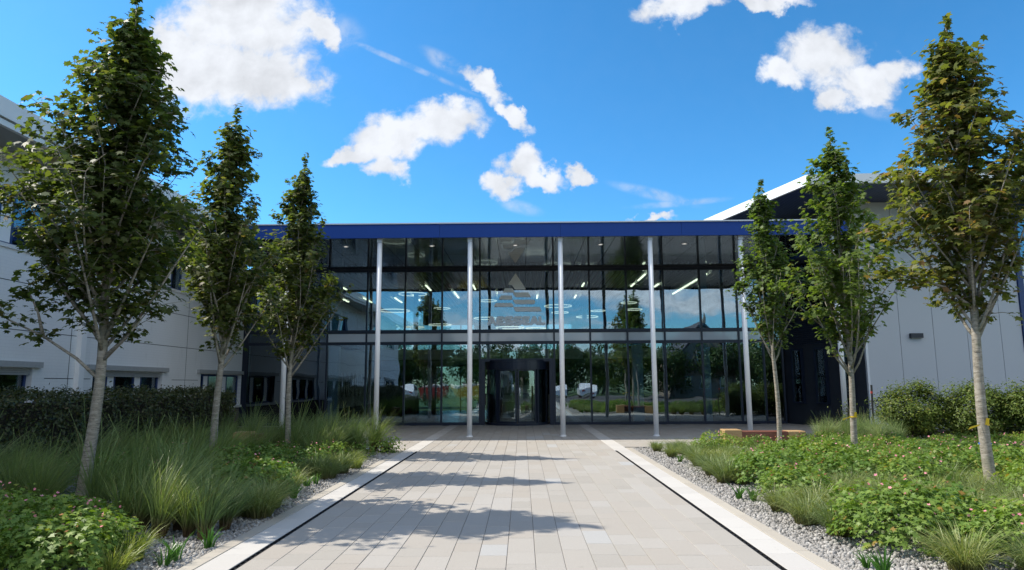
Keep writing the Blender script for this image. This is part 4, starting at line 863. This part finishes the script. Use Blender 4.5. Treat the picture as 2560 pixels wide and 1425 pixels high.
RP = [(3.02, 9.91), (3.16, 9.75), (3.25, 17.3), (3.22, 14.46), (2.99, 6.29), (2.99, 6.0)]
for p in RS: plant('S', *p)
for p in RGm: plant('G', *p)
for p in RY: plant('Y', *p)
for p in RP: plant('P', *p)
used = [np.array(p) for p in RS + RGm + RY]
def fill(x0, x1, y0, y1, n, kinds, mind, edge_=None, sc=1.0, extra=[]):
    r_ = random.Random(int(x0 * 10 + y0 * 7 + 99)); k = 0
    for _ in range(n * 30):
        if k >= n: break
        x, y = r_.uniform(x0, x1), r_.uniform(y0, y1); p = np.array([x, y])
        if any(np.hypot(*(p - q_)) < mind for q_ in used): continue
        used.append(p); plant(r_.choice(kinds), x, y, sc); k += 1
fill(4.3, 7.8, 7.7, 10.6, 26, 'SSSYG', .38)
fill(3.3, 4.6, 12.0, 17.0, 12, 'SSY', .36)
fill(4.0, 9.8, 11.3, 16.3, 95, 'GGGSSSY', .48)
fill(7.0, 12.5, 10.0, 17.6, 85, 'GGGS', .55)
fill(3.5, 5.0, 12.3, 17.0, 16, 'SSG', .42)
for i in range(17): plant('T', random.uniform(7.7, 9.8), random.uniform(18.0, 19.8), .68, 'tall blue green grass clump in front of the right facade end', 'tall grasses behind the right bench')
LT = [(-4.54, 7.95), (-4.28, 7.85), (-3.9, 7.55), (-3.87, 7.92), (-3.62, 7.65), (-3.38, 7.5), (-3.36, 7.95), (-6.45, 9.57), (-6.9, 9.7), (-7.32, 10.02), (-5.36, 8.85), (-5.18, 9.2), (-7.99, 11.18), (-8.1, 10.5), (-4.93, 8.9), (-4.52, 8.85), (-4.22, 8.8), (-6.5, 8.9), (-7.2, 9.0), (-6.0, 8.7), (-7.6, 9.6)]
LG = [(-4.84, 6.86), (-4.35, 6.6), (-5.52, 7.46), (-4.4, 6.95), (-4.05, 6.6), (-4.86, 7.3), (-4.22, 6.21), (-4.5, 7.27), (-3.93, 11.0), (-4.61, 12.01), (-4.18, 12.79), (-3.97, 13.07), (-5.13, 14.77), (-5.8, 15.18), (-6.42, 15.61), (-7.04, 14.84), (-6.76, 13.46), (-6.76, 12.87), (-5.17, 6.78), (-5.93, 7.87), (-4.0, 6.1), (-5.13, 12.03), (-4.3, 10.5), (-3.95, 10.3), (-5.33, 11.56), (-5.6, 6.9), (-6.1, 7.4), (-6.4, 7.9), (-5.2, 7.2)]
LS = [(-3.45, 8.8), (-3.25, 8.7), (-3.7, 9.17), (-3.4, 12.23), (-3.65, 12.39), (-3.35, 12.93), (-3.55, 10.6), (-3.35, 9.31), (-4.0, 9.5)]
LY = [(-3.26, 13.66), (-3.48, 12.9), (-3.64, 6.6), (-3.52, 6.1), (-3.25, 8.85)]
LP = [(-3.23, 6.40), (-3.23, 6.6), (-3.48, 11.3), (-3.39, 11.5), (-3.15, 7.1), (-3.3, 10.1)]
for p in LT: plant('T', *p, .84)
for p in LG: plant('G', *p)
for p in LS: plant('S', *p)
for p in LY: plant('Y', *p)
for p in LP: plant('P', *p)
used = [np.array(p) for p in LT + LG + LS + LY]
fill(-8.3, -4.2, 9.3, 17.1, 62, 'GGTT', .62, sc=.95)
fill(-4.6, -3.6, 13.0, 16.0, 8, 'GS', .4)
for p in [(-4.29, 16.41), (-4.97, 17.05), (-4.05, 17.0), (-3.63, 16.9), (-7.58, 18.4), (-7.16, 18.3), (-7.87, 18.33), (-5.83, 18.23), (-5.02, 18.2), (-4.5, 18.17), (-7.77, 19.96), (-6.5, 18.3), (-5.5, 17.1), (-6.2, 17.0), (-8.1, 19.2), (-3.85, 16.5)]: plant('T', *p, .9, 'tall reed grass clump around the shaded left bench', 'tall reed grasses around the left bench')

# ================================================================== surroundings seen in the glass
def crown_mesh(s_, n=4200):
    rg = rgn(s_); nc_ = 26; C_ = norm(rg.normal(size=(nc_, 3))) * rg.uniform(.3, 1, (nc_, 1)) * np.array([2.9, 2.9, 3.4]); C_[:, 2] += 3.9
    ci = rg.integers(0, nc_, n); P = C_[ci] + norm(rg.normal(size=(n, 3))) * rg.uniform(.5, 1.25, (n, 1)); P[:, 2] = np.maximum(P[:, 2], .3); return leaves('crown', P, norm(P - np.array([0, 0, 4.5])) + rg.normal(0, .5, (n, 3)), .36, OVAL, rg)
CRN = [crown_mesh(k) for k in (41, 42, 43)]
TRK = MB().tube([(0, 0, 0), (.05, 0, 2), (0, .1, 5)], [.22, .17, .08], 8).mesh('trunk', True)
def bgtree(x, y, sc, lab, grp):
    t = root('broadleaf_tree', (x, y, -.05), lab, 'tree', grp, random.random() * 6); t.scale = (sc, sc, sc * random.uniform(.85, 1.1)); link('trunk', TRK, M_bark, t); o = link('crown', random.choice(CRN), M_bgleaf, t); o['kind'] = 'stuff'
for k in range(24): bgtree(-62 + k * 5.3 + random.uniform(-1, 1), -50 + random.uniform(-3, 6), random.uniform(.85, 1.25), 'tall leafy tree behind the car park mirrored in the glass front', 'trees behind the car park')
for k in range(26): bgtree(-68 + k * 5.4, -66 + random.uniform(-3, 3), random.uniform(1.1, 1.4), 'tree in the dense wood at the far side of the car park', 'wood behind the car park')
for k in range(9): bgtree(12 + k * 5 + random.uniform(-1, 1), -24 + random.uniform(-3, 3), random.uniform(.75, 1.05), 'leafy tree beyond the road mirrored in the right hand glass', 'trees beyond the road')
for k in range(9): bgtree(-14 + k * 3.6, 52 + random.uniform(-1.5, 2), random.uniform(.55, .75), 'leafy tree seen through the back windows of the hall', 'trees behind the entrance hall')
def extr(name, poly, x0, x1, mat, par): return part(name, MB().prismx(poly, x0, x1), mat, par)
def car(x, y, lab):
    t = root('parked_car', (x, y, -.03), lab, 'car', 'white vehicles parked behind the viewer')
    z = -.03; b = [(y - 2.1, z + .35), (y - 2.1, z + .85), (y - 1.2, z + 1.0), (y - .6, z + 1.45), (y + 1.2, z + 1.5), (y + 1.9, z + 1.0), (y + 2.1, z + .9), (y + 2.1, z + .35)]
    extr('body', b, x - .85, x + .85, M_car, t); extr('window', [(y - 1.0, z + 1.03), (y - .52, z + 1.38), (y + 1.1, z + 1.42), (y + 1.6, z + 1.03)], x - .857, x + .857, M_black, t)
    for dy in (-1.35, 1.3):
        for dx in (-.8, .66): part('wheel', MB().tube([(x + dx, y + dy, z + .32), (x + dx + .16, y + dy, z + .32)], .32, 16), M_tyre, t)
    for dx in (-.6, .45): part('tail_light', MB().box(x + dx, x + dx + .16, y + 2.101, y + 2.12, z + .7, z + .82), M_red, t)
for k, x in enumerate((-16.5, -13.6, -10.4, -5.5, 4.2, 7.4)): car(x, -26 - (k % 2) * .4, ['white car parked at the far left end of the row behind the viewer', 'white car second from the left in the row behind the viewer', 'white car parked left of the red skip behind the viewer', 'white car parked right of the yellow skip behind the viewer', 'white car left of the pair parked across the road', 'white car right of the pair parked across the road'][k])
def skip(x, y, mat, lab):
    t = root('skip', (x, y, -.03), lab, 'skip', 'rubble skips behind the viewer')
    part('container', MB().prismy([(x - 1.1, 0), (x + 1.1, 0), (x + 1.8, 1.3), (x - 1.8, 1.3)], y - .85, y + .85), mat, t); rm = MB(); r_ = random.Random(int(x * 10))
    for _ in range(40): a, b, s_ = x + r_.uniform(-1.5, 1.5), y + r_.uniform(-.7, .7), r_.uniform(.1, .28); rm.rbox((a, b), (r_.random() + .1, r_.random()), s_, s_ * .7, 1.301, 1.35 + s_ * 1.6 * (1 - abs(a - x) / 1.9))
    part('rubble', rm, M_rubble, t)
skip(-9.2, -17, M_red, 'red skip heaped with pale rubble behind the viewer'); skip(-5.4, -17.5, M_skipy, 'yellow skip heaped with rubble behind the viewer')
hs_ = root('stone_house', (21, -27, 0), 'gabled sandstone house across the road mirrored in the glass', 'house')
part('wall', MB().prismy([(17.5, 0), (24.5, 0), (24.5, 4.2), (21, 8.2), (17.5, 4.2)], -33, -24), M_stonew, hs_)
part('roof', MB().prismy([(17.2, 4.05), (21, 8.5), (24.8, 4.05), (24.8, 4.35), (21, 8.8), (17.2, 4.35)], -33.2, -23.8), M_slate, hs_)
part('finial', MB().tube([(21, -23.9, 8.7), (21, -23.9, 9.6)], [.2, .05], 6), M_stonew, hs_)
for x in (18.6, 20.5, 22.4):
    for z in (1.0, 4.0):
        if z > 3 and x != 20.5: continue
        wn_ = part('window', MB().box(x, x + 1, -23.999, -23.93, z, z + 1.5), M_soffitw, hs_); part('pane', MB().box(x + .08, x + .92, -23.929, -23.92, z + .08, z + 1.42), M_glassdark, wn_)
lw = root('timber_edged_planter', (-6.2, .2, 0), 'low timber edged planter behind the viewer mirrored in the glass', 'planter')
part('edge', MB().box(-8.8, -3.7, 0, .2, 0, .45), M_wood, lw)
for k in range(7): plant('G', -8.4 + k * .75, -.6, 1.2, 'green geranium mound behind the timber planter edge', 'geraniums in the timber planter')
